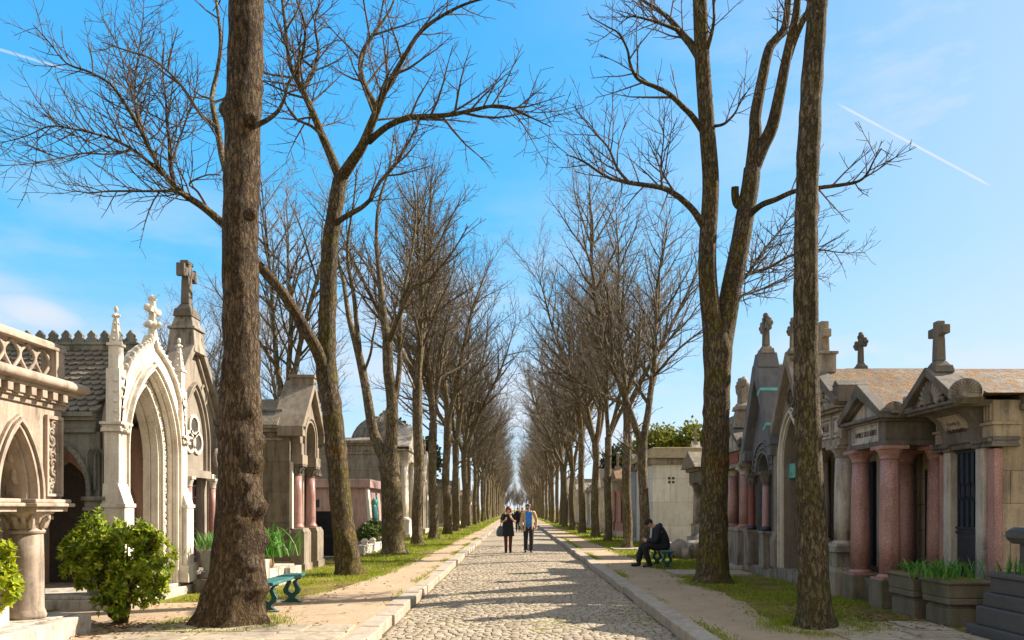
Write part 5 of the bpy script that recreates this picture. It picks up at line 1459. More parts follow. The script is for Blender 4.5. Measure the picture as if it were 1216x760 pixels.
# ============================ RIGHT 3: grey Doric chapel under the long mossy roof
r = tomb('columned_chapel', 'grey chapel with plain Doric columns, a stone cross and a long orange lichened roof', 1, 5.6, 13.45)
hw = .85; B = M['grey_stone']
m = MB(); m.box(-hw, hw, .5, 4.2, -.02, .5); m.box(-hw, hw, -.1, .5, -.02, .2)
m.build('plinth', M['planter_stone'], r, bevel=.01)
for sg in (-1, 1):
    m = MB(); m.box(sg*.52-.26, sg*.52+.26, -.28, .24, -.02, .42); m.taper(sg*.52-.26, sg*.52+.26, -.28, .24, .42, .5, .04, .04); m.box(sg*.52-.2, sg*.52+.2, -.22, .2, .5, .75); m.taper(sg*.52-.25, sg*.52+.25, -.27, .25, .75, .85, .03, .03)
    m.build('pedestal', B, r, bevel=.01); column(r, sg*.52, 0, .85, 2.55, .17, M['pale_stone'], B, n=28, caph=.2)
    m = MB(); m.box(sg*.72-.1, sg*.72+.1, .5, .62, .5, 2.55); m.build('pilaster', M['pale_stone'], r, bevel=.008)
m = MB(); m.box(-hw, hw, .62, 4.2, .5, 3.2); m.build('wall', B, r)
m = MB(); m.box(-.36, .36, .56, .61, .5, 2.3); m.build('door', M['iron'], r)
m = MB(); m.box(-.78, .78, -.2, 4.2, 2.55, 2.66); m.box(-.74, .74, -.15, 4.2, 2.66, 3.12); m.box(-.82, .82, -.24, 4.2, 3.12, 3.17); m.box(-.9, .9, -.32, 4.25, 3.17, 3.25); m.build('entablature', B, r, bevel=.008)
def frame(mb, xa, xb, za, zb, y, t, p):
    for a, b, c, d in ((xa,xb,za,za+t),(xa,xb,zb-t,zb),(xa,xa+t,za+t,zb-t),(xb-t,xb,za+t,zb-t)): mb.box(a, b, y-p, y, c, d)
m = MB(); frame(m, -.45, .38, 2.7, 3.06, -.15, .03, .03); frame(m, -.38, .31, 2.77, 2.99, -.15, .025, .02); frame(m, .44, .7, 2.7, 3.06, -.15, .03, .03); frame(m, -.7, -.5, 2.7, 3.06, -.15, .03, .03); m.box(.5, .64, -.17, -.15, 2.78, 2.98)
np_ = m.build('name_panel', M['pale_stone'], r, bevel=.004); lettering(np_, 'FAMILLE', -.03, -.155, 2.88, .13, w=.55)
m = MB(); m.prism([(-.78, 3.25), (.78, 3.25), (0, 3.86)], -.2, .3); m.build('tympanum', M['pale_stone'], r)
m = MB()
for sg in (-1, 1): m.prism([(0, 3.84), (sg*.92, 3.2), (sg*.98, 3.3), (0, 4.0)], -.36, -.14)
m.build('gable_coping', Dk, r, bevel=.01)
m = MB(); m.tube([Vector((.16*math.cos(k*PI/8), -.23, 3.5+.16*math.sin(k*PI/8))) for k in range(17)], .04, 8)
for sg in (-1,1): m.tube([Vector((sg*.16,-.22,3.38)),Vector((sg*.3,-.22,3.36)),Vector((sg*.42,-.22,3.32))],[.04,.03,.015],6,cap=True)
m.build('wreath_relief', B, r)
for sg in (-1, 1): m = MB(); m.box(sg*.86-.12, sg*.86+.12, -.3, .2, 3.25, 3.52); m.prism([(sg*.86-.13,3.52),(sg*.86+.13,3.52),(sg*.86,3.62)],-.31,.21); m.build('acroterion', Dk, r, bevel=.01)
m = MB(); m.prism([(-1.0, 3.27), (0, 3.97), (1.0, 3.27)], -.14, 4.3); m.build('roof', M['moss_roof'], r, bevel=.01)
m = MB(); m.box(-.15, .15, -.32, .02, 3.88, 4.24); m.box(-.18, .18, -.35, .05, 4.2, 4.25); cp_ = m.build('cross_pedestal', B, r, bevel=.01)
m = MB(); m.taper(-.09, .09, -.23, -.07, 4.25, 4.62, .015, .01); m.box(-.075, .075, -.22, -.08, 4.62, 4.8); m.box(-.2, .2, -.215, -.085, 4.5, 4.64); m.build('cross', M['tan_trim'], r, bevel=.012)

# chapel in the second rank, only its roof and cross showing
r = tomb('second_rank_chapel', 'dark chapel hidden behind the mossy roof with a trefoil ended cross on top', 1, 7.7, 17.6)
m = MB(); m.box(-.9, .9, 0, 2.4, 0, 3.9); m.build('wall', M['grey_stone'], r, bevel=.01)
gable_roof(r, 1.8, -.05, 2.5, 3.85, 4.75, .12, Dk)
m = MB(); m.prism([(-.88,3.88),(.88,3.88),(0,4.66)], -.01, .1); m.build('gable', M['grey_stone'], r)
cross(r, 0, .3, 4.68, .8, Dk, 'trefoil', .055)

# ============================ RIGHT 4: pale gothic chapel with the green transom
r = tomb('gothic_chapel', 'pale pointed gothic chapel with a verdigris panel over its dark doorway', 1, 5.6, 15.35)
hw = .92; B = M['grey_gothic']
m = MB(); m.box(-hw-.08, hw+.08, -.1, 3, -.02, .25); m.build('plinth', M['grey_stone'], r, bevel=.01)
pa = gothic(0, .5, .25, 2.4, 3.35, 12)
m = MB(); m.prism([(-hw, .25)]+pa+[(hw, .25), (hw, 2.9), (0, 4.45), (-hw, 2.9)], 0, .35); m.build('front_wall', B, r, bevel=.006)
m = MB(); m.box(-hw+.02, hw-.02, .4, 3, .25, 2.9); m.build('wall', B, r)
gable_roof(r, 2*hw, .3, 3, 2.85, 4.3, .12, Dk, .06)
m = MB(); archband(m, pa, .0, .05, -.06, 0); archband(m, pa, .09, .13, -.1, 0); archband(m, pa, .17, .2, -.05, 0); m.build('arch_moulding', M['white_stone'], r, bevel=.006)
m = MB()
for sg in (-1, 1):
    m.prism([(0, 4.4), (sg*(hw+.1), 2.78), (sg*(hw+.16), 2.92), (0, 4.66)], -.16, .35)
    for k in range(5):
        t_ = (k+.5)/5; px, pz = sg*(hw+.12)*(1-t_), 2.9+1.72*t_; m.ball((px+sg*.05, -.02, pz+.06), (.07,.07,.06), 7, 5)
    m.box(sg*(hw-.08)-.14, sg*(hw-.08)+.14, -.14, .3, .25, .8); m.prism([(-.14,.8),(-.08,1.0),(.3,1.0),(.3,.8)], sg*(hw-.08)-.14, sg*(hw-.08)+.14, 'x'); m.box(sg*(hw-.1)-.1, sg*(hw-.1)+.1, -.08, .3, 1.0, 2.8)
m.build('gable_coping', B, r, bevel=.008)
m = MB(); tr_ = [(.16*math.cos(k*PI/8), 3.75+.16*math.sin(k*PI/8)) for k in range(16)]; m.band(tr_, [(x_*1.35, 3.75+(z_-3.75)*1.35) for x_, z_ in tr_], -.05, 0, closed=True)
for k in range(4): m.ball((.07*math.cos(k*PI/2), -.01, 3.75+.07*math.sin(k*PI/2)), .05, 8, 6)
m.build('rosette', Dk, r)
m = MB(); m.box(-.48, .48, .3, .345, .25, 3.2); m.build('door', M['iron'], r)
m = MB(); m.box(-.5, .5, .1, .16, 2.12, 2.42); 
for k in range(6): m.ball((-.38+k*.152, .1, 2.27), (.05,.02,.08), 8, 6)
m.build('transom_panel', M['copper'], r, bevel=.006)
cross(r, 0, 0, 4.6, .66, M['grey_stone'], 'trefoil', .05)

# ============================ RIGHT 5: slate grey gothic with steep coping and copper bands
r = tomb('gothic_chapel', 'steep slate grey gothic chapel, turquoise copper strips across its gable coping', 1, 5.6, 17.15)
hw = .86; B = stone('slate_grey_stone', (.19,.19,.195), (.14,.14,.145), (.05,.05,.055), .5)
m = MB(); m.box(-hw-.1, hw+.1, -.15, 3, -.02, .2); m.build('plinth', M['grey_stone'], r, bevel=.01)
pa = roundarch(.0, .42, .2, 2.3, 14)
m = MB(); m.prism([(-hw, .2)]+pa+[(hw, .2), (hw, 2.95), (.12, 4.6), (-.12, 4.6), (-hw, 2.95)], 0, .3); m.build('front_wall', B, r, bevel=.006)
m = MB(); m.box(-hw+.02, hw-.02, .35, 3, .2, 2.95); m.build('wall', B, r)
gable_roof(r, 2*hw, .3, 3, 2.9, 4.45, .12, Dk, .06)
m = MB()
for sg in (-1, 1):
    m.prism([(0, 4.42), (sg*(hw+.02), 2.8), (sg*(hw+.2), 2.86), (sg*.14, 4.72), (0, 4.78)], -.22, .42)
    m.box(sg*(hw+.04)-.14, sg*(hw+.04)+.14, -.2, .3, 2.62, 2.86)
m.taper(-.2, .2, -.2, .3, 4.66, 5.0, .05, .05); m.build('gable_coping', B, r, bevel=.012)
for sg in (1,):
    for t_ in (.22, .66):
        m = MB(); a_ = Vector((sg*(hw+.2), 2.86)); b_ = Vector((sg*.14, 4.72)); p0 = a_.lerp(b_, t_); p1 = a_.lerp(b_, t_+.035); nx_ = sg*.012
        m.prism([(p0.x+nx_, p0.y+.006), (p1.x+nx_, p1.y+.006), (p1.x-sg*.2, p1.y-.1), (p0.x-sg*.2, p0.y-.1)], -.228, .43)
        m.build('copper_strip', M['copper'], r)
m = MB(); archband(m, pa, .03, .08, -.05, 0); archband(m, pa, .26, .31, -.05, 0)
for k in range(13):
    a_ = PI*(k+.5)/13; c_ = (.57*math.cos(a_), 2.3+.57*math.sin(a_)); m.ball((c_[0], -.02, c_[1]), (.05,.04,.05), 7, 5)
m.build('arch_moulding', B, r, bevel=.004)
m = MB(); m.prism([(-.08,3.6),(.08,3.6),(0,3.95)], -.012, -.004); m.build('slit', M['shade'], r)
m = MB(); m.box(-.42, .42, .3, .345, .2, 2.75); m.build('door', M['iron'], r)
for sg in (-1, 1):
    m = MB(); m.box(sg*.55-.17, sg*.55+.17, -.24, .0, .2, 1.0); m.box(sg*.55-.19, sg*.55+.19, -.26, 0, .94, 1.0); m.build('pedestal', M['grey_stone'], r, bevel=.01)
    c = MB(); c.lathe([(.1,1.0),(.1,1.07),(.075,1.12),(.07,2.0)], sg*.5, -.12, 16); c_ = c.build('column', M['pink_granite'] if sg > 0 else M['red_panel'], r)
    leafcap(c_, sg*.5, -.12, 2.0, 2.3, .075, Dk, 1.8)
    m = MB(); m.lathe([(.11,1.0),(.115,1.05),(.085,1.1)], sg*.5, -.12, 16); m.build('column_base', M['blue_door'], c_)
cross(r, 0, .05, 4.98, .8, M['grey_stone'], 'trefoil', .07)

# ============================ RIGHT 6: pink columns, red panel
r = tomb('columned_chapel', 'narrow temple tomb with pink columns and red name panel beyond the slate grey gothic chapel', 1, 5.6, 19.05)
hw = .85; B = M['grey_stone']
m = MB(); m.box(-hw, hw, .4, 3, -.02, .3); m.box(-hw-.05, hw+.05, -.35, .4, -.02, .12); m.build('plinth', M['pale_stone'], r, bevel=.01)
m = MB(); m.box(-hw, hw, .7, 3, .3, 2.9); m.build('wall', B, r)
m = MB(); m.box(-.32, .32, .64, .69, .3, 2.2); m.build('door', M['iron'], r)
for sg in (-1, 1):
    m = MB(); m.box(sg*.5-.22, sg*.5+.22, -.25, .22, .12, .95); m.taper(sg*.5-.25, sg*.5+.25, -.28, .25, .95, 1.03, .05, .05); m.build('pedestal', M['pale_stone'] if sg < 0 else M['grey_stone'], r, bevel=.01)  # far pedestal paler than its twin: sunlight put into the stone colour
    column(r, sg*.5, 0, 1.03, 2.5, .14, M['pink_granite'], M['pale_stone'], n=20, caph=.18)
    m = MB(); m.box(sg*.78-.09, sg*.78+.09, .3, .7, .3, 2.5); m.build('pilaster', M['pale_stone'], r, bevel=.01)
m = MB(); m.box(-.76, .76, -.2, 3, 2.5, 2.58); m.box(-.7, .7, -.14, 3, 2.58, 2.9); m.box(-.84, .84, -.26, 3, 2.9, 3.0); m.build('entablature', B, r, bevel=.01)
m = MB(); m.box(-.46, .46, -.165, -.14, 2.63, 2.85); m.build('name_panel', M['red_panel'], r)
m = MB(); m.prism([(-.74, 3.0), (.74, 3.0), (0, 3.5)], -.16, .3); m.build('tympanum', M['pale_stone'], r)
m = MB()
for sg in (-1, 1): m.prism([(0, 3.48), (sg*.84, 2.96), (sg*.88, 3.05), (0, 3.62)], -.28, .3)
m.build('gable_coping', Dk, r, bevel=.01)
for sg in (-1, 1): m = MB(); shell(m, sg*.78, -.2, 3.0, .17, .3); m.build('acroterion', Dk, r)
m = MB(); m.prism([(-.95, 3.0), (0, 3.58), (.95, 3.0)], .3, 3.0); m.build('roof', M['moss_roof'], r)
m = MB(); m.taper(-.26,.26,-.2,.32,3.5,3.75,.06,.06); m.taper(-.18,.18,-.12,.24,3.75,4.0,.06,.06); m.build('cross_pedestal', B, r, bevel=.01)
cross(r, 0, .06, 3.95, .82, B, 'plain', .085)

# ============================ RIGHT 7: a tall urn tomb, sheltered by the two-stemmed tree
r = tomb('columned_chapel', 'grey tomb with a dark slab roof standing mostly behind the two stemmed tree', 1, 5.7, 21.3)
m = MB(); m.box(-.9, .9, .2, 2.8, -.02, 3.5); m.build('wall', M['grey_stone'], r, bevel=.01)
m = MB(); m.box(-1, 1, .1, 2.9, 3.5, 3.62); m.box(-1.1, 1.1, 0, 3, 3.62, 3.8); m.taper(-1.0,1.0,.1,2.9,3.8,4.1,.3,.3); m.build('roof', Dk, r, bevel=.015)
m = MB(); m.box(-.35,.35,.15,.195,.1,2.3); m.build('door', M['iron'], r)
m = MB(); m.box(-.2,.2,.5,.9,4.05,4.4); m.lathe([(.12,4.4),(.1,4.5),(.22,4.75),(.24,4.95),(.12,5.05),(.05,5.2)], 0, .7, 16); m.build('urn', M['grey_stone'], r)
for sg in (-1,1): column(r, sg*.62, .0, .1, 3.3, .15, M['grey_stone'], n=16)
m = MB(); m.box(-.9,.9,-.22,.2,3.3,3.5); m.build('lintel', M['grey_stone'], r, bevel=.01)

# ============================ RIGHT 8: canopy tomb on dark columns, with rocks
r = tomb('canopy_tomb', 'open stone canopy tomb with pale mossy roof and dark capitals before the white wall', 1, 5.75, 24.6)
m = MB(); m.box(-1.1,1.1,-.2,2.2,-.02,.3); m.box(-.95,.95,0,2,.3,.6); m.box(-.8,.8,.1,1.9,.6,.95); m.build('steps', M['grey_stone'], r, bevel=.02)
for cx in (-.6, .6):
    for cy in (.3, 1.7):
        column(r, cx, cy, .95, 2.35, .17, M['grey_stone'], Dk, n=14, caph=.28)
m = MB(); m.box(-.85,.85,.05,1.95,2.35,2.7); m.box(-.95,.95,-.05,2.05,2.7,2.8); m.build('entablature', Dk, r, bevel=.02)
m = MB(); m.prism([(-1.05,2.8),(1.05,2.8),(0,3.35)], -.2, 2.2); m.build('roof', M['lichen_roof'], r, bevel=.02)
m = MB(); m.box(-.35,.35,.6,1.4,.95,1.5); m.build('sarcophagus', M['grey_stone'], r, bevel=.02)
for i, (x, y, s) in enumerate(((5.1, 23.2, .5), (5.5, 22.7, .62), (5.0, 25.2, .42))):
    rk = thing('rock', ('rough grey boulder before the canopy tomb, smaller front one', 'largest rough grey boulder beside the canopy tomb', 'small rough boulder beyond the canopy tomb')[i], 'rock', (x, y, GZ), i, 'boulders round the canopy tomb')
    m = MB(); m.ball((0,0,s*.35), (s,s*.8,s*.7), 18, 12)
    m.v = [tuple(Vector(v)*(1+.35*noise.noise(Vector(v)*2.2+Vector((i*7,0,0)))+.12*noise.noise(Vector(v)*7))) for v in m.v]; m.build('stone', M['grey_stone'], rk, fix=False)

# ============================ RIGHT 9: white walled tomb
r = tomb('white_tomb', 'white walled tomb building with a mossy flat roof and a small four pane vent', 1, 5.55, 33.0)
m = MB(); m.box(-2.2, 2.2, 0, 4, -.02, 3.3); m.build('wall', M['white_wall'], r, bevel=.01)
m = MB(); m.box(-2.3, 2.3, -.1, 4.1, 3.3, 3.55); m.build('cornice', M['grey_stone'], r, bevel=.02)
m = MB(); m.taper(-2.45, 2.45, -.25, 4.25, 3.55, 4.0, .25, .25); m.build('roof', stone('tan_mossy_slab', (.45,.36,.22), (.36,.28,.16), (.12,.10,.06), .5, lichen=(.40,.28,.09), lich_amt=.5), r, bevel=.02)
m = MB(); 
for a in (-.13, .03):
    for b in (2.55, 2.71): m.box(2.205, 2.21, .75+a, .75+a+.1, b-.02, b+.08)
m.build('vent', M['shade'], r)
m = MB(); m.box(2.205, 2.24, 1.75, 2.25, 1.75, 2.6); m.build('plaque', M['iron'], r, bevel=.01)
m = MB(); m.box(-.45,.45,-.03,-.005,.1,2.4); m.build('door', M['iron'], r)

# ============================ RIGHT 10: grey chapel with bluish pillars
r = tomb('pillared_chapel', 'olive grey chapel with slim bluish corner pillars between two trunks', 1, 5.4, 35.9)
m = MB(); m.box(-.7, 1.0, .3, 3.2, -.02, 3.2); m.build('wall', M['brown_trim'], r, bevel=.01)
m = MB(); m.box(-.8,1.1,.1,3.3,3.2,3.4); m.prism([(-.95,3.4),(.15,4.1),(1.25,3.4)], 0, 3.3); m.build('roof', Dk, r, bevel=.02)
for cx in (-.55, .1, .8): column(r, cx, .12, .1, 3.2, .13, stone('bluish_pillar_%d' % int(cx*100), (.42,.45,.50), (.34,.37,.42)), n=14)
m = MB(); m.box(-.8, 1.1, -.15, .4, -.02, .1); m.build('plinth', M['pale_stone'], r, bevel=.01)
m = MB(); m.box(-.3,.3,.25,.295,.1,2.2); m.build('door', M['iron'], r)

# ============================ more tombs farther along both sides
def far_tomb(seed, style, mat, roofmat, colmat, w, h):
    """a prototype: list of (part name, mesh)"""
    parts = []; hw = w/2
    def add(n, mb, mt): parts.append((n, mb.mesh(n, mt)))
    m = MB(); m.box(-hw-.08, hw+.08, -.15, 2.9, -.02, .3); add('plinth', m, M['pale_stone'])
    m = MB(); m.box(-hw, hw, .25, 2.8, .3, h); add('wall', m, mat)
    m = MB(); m.box(-.38, .38, .19, .245, .3, h*.68); add('door', m, M['iron'])
    if style == 'temple':
        m = MB(); m.box(-hw-.04, hw+.04, -.12, 2.85, h, h+.1); m.box(-hw-.14, hw+.14, -.22, 2.95, h+.1, h+.22); m.box(-hw, hw, -.08, .25, h-.4, h); add('entablature', m, mat)
        m = MB(); m.prism([(-hw-.14, h+.22), (hw+.14, h+.22), (0, h+.22+hw*.6)], -.2, 2.95); add('roof', m, roofmat)
        for sg in (-1, 1):
            m = MB(); x_ = sg*(hw-.22); m.box(x_-.2, x_+.2, -.15, .2, .3, .75); m.lathe([(.17,.75),(.14,.85),(.135,1.6),(.12,h-.55),(.19,h-.42),(.19,h-.4)], x_, .02, 14); add('column', m, colmat)
        m = MB(); t_ = .07; z0 = h+.2+hw*.6; m.box(-.15,.15,-.1,.2,z0-.1,z0+.15); m.box(-t_,t_,0,.12,z0+.15,z0+.85); m.box(-.24,.24,.01,.11,z0+.5,z0+.64); add('cross', m, mat)
    elif style == 'gothic':
        za = h+hw*1.5
        m = MB(); pa = gothic(0, .45, .3, h*.6, h*.98, 8); m.prism([(-hw, .3)]+pa+[(hw, .3), (hw, h), (0, za), (-hw, h)], -.02, .25); add('front_wall', m, mat)
        m = MB()
        for sg in (-1, 1): m.prism([(0, za-.08), (sg*(hw+.12), h-.15), (sg*(hw+.16), h), (0, za+.15)], -.15, .3)
        for sg in (-1, 1): finial(m, sg*(hw-.05), .05, h-.1, 1.2, .09)
        archband(m, pa, .02, .1, -.09, -.02); add('gable_coping', m, colmat)
        m = MB(); m.prism([(-hw-.05, h), (hw+.05, h), (0, za-.12)], .25, 2.85); add('roof', m, roofmat)
        m = MB(); t_ = .065; m.box(-t_,t_,0,.13,za+.1,za+.85); m.box(-.22,.22,.01,.12,za+.5,za+.63); m.taper(-.14,.14,-.06,.2,za,za+.15,.05,.05); add('cross', m, mat)
    else:
        m = MB(); m.box(-hw-.1, hw+.1, 0, 2.9, h, h+.15); m.taper(-hw-.15, hw+.15, -.1, 3, h+.15, h+.5, .2, .2); m.box(-.3, .3, .6, 1.2, h+.5, h+.9); add('roof', m, roofmat)
        m = MB()
        for sg in (-1, 1): m.box(sg*(hw-.1)-.14, sg*(hw-.1)+.14, .1, .25, .3, h)
        m.box(-.6, .6, .16, .25, h*.7, h*.78); add('pilaster', m, colmat)
    return parts
PR = [far_tomb(1, 'temple', M['white_stone'], M['grey_stone'], M['white_stone'], 2.2, 3.1), far_tomb(2, 'gothic', M['pale_stone'], M['dark_stone'], M['pale_stone'], 2.0, 3.0),
      far_tomb(3, 'slab', M['grey_stone'], M['lichen_roof'], M['pale_stone'], 2.4, 3.2), far_tomb(4, 'temple', M['brown_trim'], M['moss_roof'], M['pink_granite'], 2.0, 2.9),
      far_tomb(5, 'gothic', M['grey_gothic'], M['dark_stone'], M['white_stone'], 2.2, 3.3), far_tomb(6, 'slab', M['white_wall'], M['grey_stone'], M['white_stone'], 2.8, 2.8)]
PW = ['white columned temple tomb', 'pale gothic gabled chapel', 'grey flat roofed tomb', 'brown temple tomb with pink columns', 'grey gothic chapel with white pinnacles', 'white flat roofed tomb house']
FAR = [(-1, 5.7, 47.5, 4, 'standing right after the domed chapel'), (-1, 5.9, 53, 0, 'next after the pinnacled chapel in the left row'), (-1, 7.6, 58, 5, 'set back behind the left trunks, low and pale'), (-1, 5.8, 66, 2, 'far down the left side'), (-1, 5.8, 76, 1, 'far down the left side'), (-1, 5.8, 88, 3, 'far down the left side'), (-1, 5.8, 102, 0, 'farthest down the left side'),
       (-1, 6.6, 23.2, 2, 'low behind the black gravestone on the left'), (-1, 9.2, 34.0, 3, 'behind the pink tomb in the second rank'),
       (1, 5.5, 41.5, 3, 'beyond the bluish pillars on the right'), (1, 5.6, 47.5, 2, 'between trunks in the right row'), (1, 5.6, 54, 1, 'between trunks farther down the right row'), (1, 5.8, 62, 5, 'low and pale between the far right trunks'), (1, 5.7, 71, 0, 'far down the right side'), (1, 5.7, 83, 4, 'far down the right side'), (1, 5.8, 97, 2, 'farthest down the right side'),
       (1, 10.5, 27.5, 2, 'in the second rank behind the canopy tomb'), (1, 9.5, 40.5, 4, 'in the second rank behind the olive grey chapel')]
for sd_n, fx, yc, k, where in FAR:
    r = tomb('tomb_chapel', '%s %s' % (PW[k], where), sd_n, fx, yc, group='tomb chapels farther along')
    for n_, me in PR[k]:
        o = bpy.data.objects.new(n_, me); C.objects.link(o); o.parent = r
# ------------------------------------------------------------------ plants and planters
def spray(fo, cx, cy, z, n, h, w, spread, seed):
    rng = random.Random(seed)
    for _ in range(n):
        a = rng.random()*6.28; l = h*rng.uniform(.6, 1.15); s = spread*rng.uniform(.3, 1)
        bx, by = cx+rng.gauss(0, spread*.25), cy+rng.gauss(0, spread*.25)
        ca, sa = math.cos(a), math.sin(a); prev = None
        for k in range(5):
            t_ = k/4; q = s*t_**1.6*l*1.1; zz = z+l*(t_-.22*t_**3*s*2); ww = w*(1-t_)**.7*(.6+t_)
            p = (bx+ca*q, by+sa*q, zz); cur = ((p[0]-sa*ww, p[1]+ca*ww, zz), (p[0]+sa*ww, p[1]-ca*ww, zz))
            if prev: fo.add([prev[0], prev[1], cur[1], cur[0]], [(0,1,2,3)])
            prev = cur
def planter(label, px, py_, w, dpt, h, rz, plant='iris', n=60, group=None):
    r = thing('planter', label, 'planter', (px, py_, GZ), rz, group)
    m = MB(); m.box(-w/2+.03, w/2-.03, -dpt/2+.03, dpt/2-.03, -.02, h*.4); m.taper(-w/2+.03, w/2-.03, -dpt/2+.03, dpt/2-.03, h*.4, h*.48, .04, .04)
    m.box(-w/2, w/2, -dpt/2, dpt/2, h*.48, h*.62); m.taper(-w/2, w/2, -dpt/2, dpt/2, h*.62, h*.92, -.015, -.015); m.box(-w/2-.035, w/2+.035, -dpt/2-.035, dpt/2+.035, h*.92, h)
    m.build('trough', M['planter_stone'], r, bevel=.015)
    m = MB(); m.box(-w/2+.04, w/2-.04, -dpt/2+.04, dpt/2-.04, h, h+.015); m.build('soil', M['ground'], r)
    t_ = thing('planted_leaves', 'upright green iris leaves growing in the %s' % label.split(' with')[0] if plant == 'iris' else 'low leafy green plants growing in the %s' % label.split(' with')[0], 'plant', (px, py_, GZ+h), rz)
    f = MB(); rng = random.Random(int(px*100))
    if plant == 'iris':
        for k in range(9): spray(f, rng.uniform(-w*.38, w*.38), rng.uniform(-dpt*.3, dpt*.3), .01, n//9, .3, .014, .75, k+int(px*7))
    else:
        for k in range(220):
            x, y, z = rng.uniform(-w*.42, w*.42), rng.uniform(-dpt*.4, dpt*.4), rng.uniform(.02, .12); a = rng.random()*6.28; s = rng.uniform(.03, .06)
            ca, sa = math.cos(a)*s, math.sin(a)*s; f.add([(x,y,z),(x+ca*.5-sa*.5,y+sa*.5+ca*.5,z+s*.5),(x+ca,y+sa,z+s*.4),(x+ca*.5+sa*.5,y+sa*.5-ca*.5,z+s*.2)], [(0,1,2,3)])
    f.build('leaves', M['iris_leaf'], t_, fix=False)
planter('mossy stone trough with low green plants before the pink columns', 5.55, 10.5, .46, .66, .6, 0, 'low')
planter('mossy stone trough with iris leaves in front of the tan chapel door', 5.62, 9.72, .5, .62, .58, 0, 'iris', 130)

# grey granite grave at the right edge
r = thing('granite_tomb', 'stepped blue grey granite tomb with a short stele, at the right edge', 'tomb', (5.38, 7.9, GZ))
m = MB(); m.box(-.02, 2.2, -1.1, 1.14, -.02, .12); m.build('base_slab', M['grey_granite'], r, bevel=.012)
m = MB(); m.box(.05, 2.1, -1.0, 1.06, .12, .34); m.box(.11, 2.0, -1.0, 1.02, .34, .5); m.build('step', M['grey_granite'], r, bevel=.015)
m = MB(); m.box(.17, .27, -1.0, .98, .5, .68); m.box(.27, 1.9, .88, .98, .5, .68); m.box(.14, .29, -1.0, 1.01, .68, .74); m.box(.29, 1.9, .87, 1.01, .68, .74); m.build('border', M['grey_granite'], r, bevel=.015)
m = MB(); m.box(.27, 1.9, -1.0, .88, .5, .7); m.build('soil', M['ground'], r)
m = MB(); m.box(.34, .95, .5, .72, .7, 1.08); m.taper(.28, 1.01, .46, .76, 1.08, 1.14, -.05, -.04); m.box(.23, 1.06, .42, .80, 1.14, 1.22); m.taper(.23, 1.06, .42, .80, 1.22, 1.27, .06, .06); m.build('stele', M['grey_granite'], r, bevel=.012)
t_ = thing('iris_plants', 'iris leaves growing inside the granite border at the right edge', 'plant', (5.38, 7.9, GZ+.7))
f = MB()
for k in range(14): spray(f, .36+.05*(k % 4), .84-.06*k, .0, 14, .24, .011, .35, 300+k)
f.build('leaves', M['iris_leaf'], t_, fix=False)

# shrubs on the left
bush('bright yellow green leafy shrub at the left edge, in front of the sandstone arches', (-5.5, 7.75, GZ+.42), .5, 1500, .085, M['shrub_leaf'], 61, 'leafy_shrub', gap=-.15, lobes=[(0,0,.55,.3,.3,.34),(-.12,-.15,.8,.26,.28,.26),(.05,.1,.28,.28,.25,.26),(-.3,-.2,.45,.3,.3,.35)])
bush('broad glossy green shrub between the sandstone arches and the white gothic chapel', (-5.12, 9.75, GZ), .62, 3700, .076, M['shrub_dark'], 62, 'leafy_shrub', gap=.02, lobes=[(0,0,.92,.5,.45,.36),(-.36,.05,.85,.38,.4,.4),(.36,-.05,.82,.36,.36,.40),(.2,0,.48,.42,.36,.28),(-.28,.1,1.28,.26,.24,.2),(.22,-.1,1.15,.34,.3,.18),(.05,-.25,.3,.22,.2,.2)])
r = thing('white_planter', 'white stone planter box holding the yellow green shrub at the left edge', 'planter', (-5.62, 7.7, GZ+.23))
m = MB(); m.box(-.36, .26, -.5, .32, .0, .34); m.taper(-.36,.26,-.5,.32,.34,.36,.03,.03); m.box(-.40,.30,-.54,.36,.36,.43); m.build('trough', M['white_stone'], r, bevel=.012)
m = MB(); m.box(-.34,.24,-.48,.3,.43,.45); m.build('soil', M['ground'], r)

# potted plants by the grey gothic chapel
for i, (px, y, s) in enumerate(((-5.42, 13.55, 1.0), (-5.85, 14.55, .95))):
    r = thing('plant_pot', ('grey stone urn pot with spiky leaves, nearer of the pair by the white chapel corner', 'grey stone urn pot with spiky leaves, farther one of the pair, by the red door')[i], 'pot', (px, y, GZ), 0, 'urn pots by the gothic chapels')
    m = MB(); m.box(-.22,.22,-.22,.22,0,.24); m.build('block', M['dark_stone'], r, bevel=.01)
    m = MB(); m.lathe([(.15,.24),(.17,.28),(.13,.34),(.2,.5),(.21,.68),(.24,.72),(.24,.76),(.2,.76)], 0, 0, 20); m.build('urn', M['pot'], r)
    t_ = thing('spiky_plant', ('spiky green plant in the nearer urn pot', 'spiky green plant in the farther urn pot')[i], 'plant', (px, y, GZ+.72))
    f = MB(); spray(f, 0, 0, 0, 70, .42, .012, .55, 70+i); f.build('leaves', M['iris_leaf'], t_, fix=False)
    f = MB(); spray(f, 0, 0, -.02, 30, .2, .01, 1.3, 80+i); f.build('dry_leaves', M['dry_leaf'], t_, fix=False)

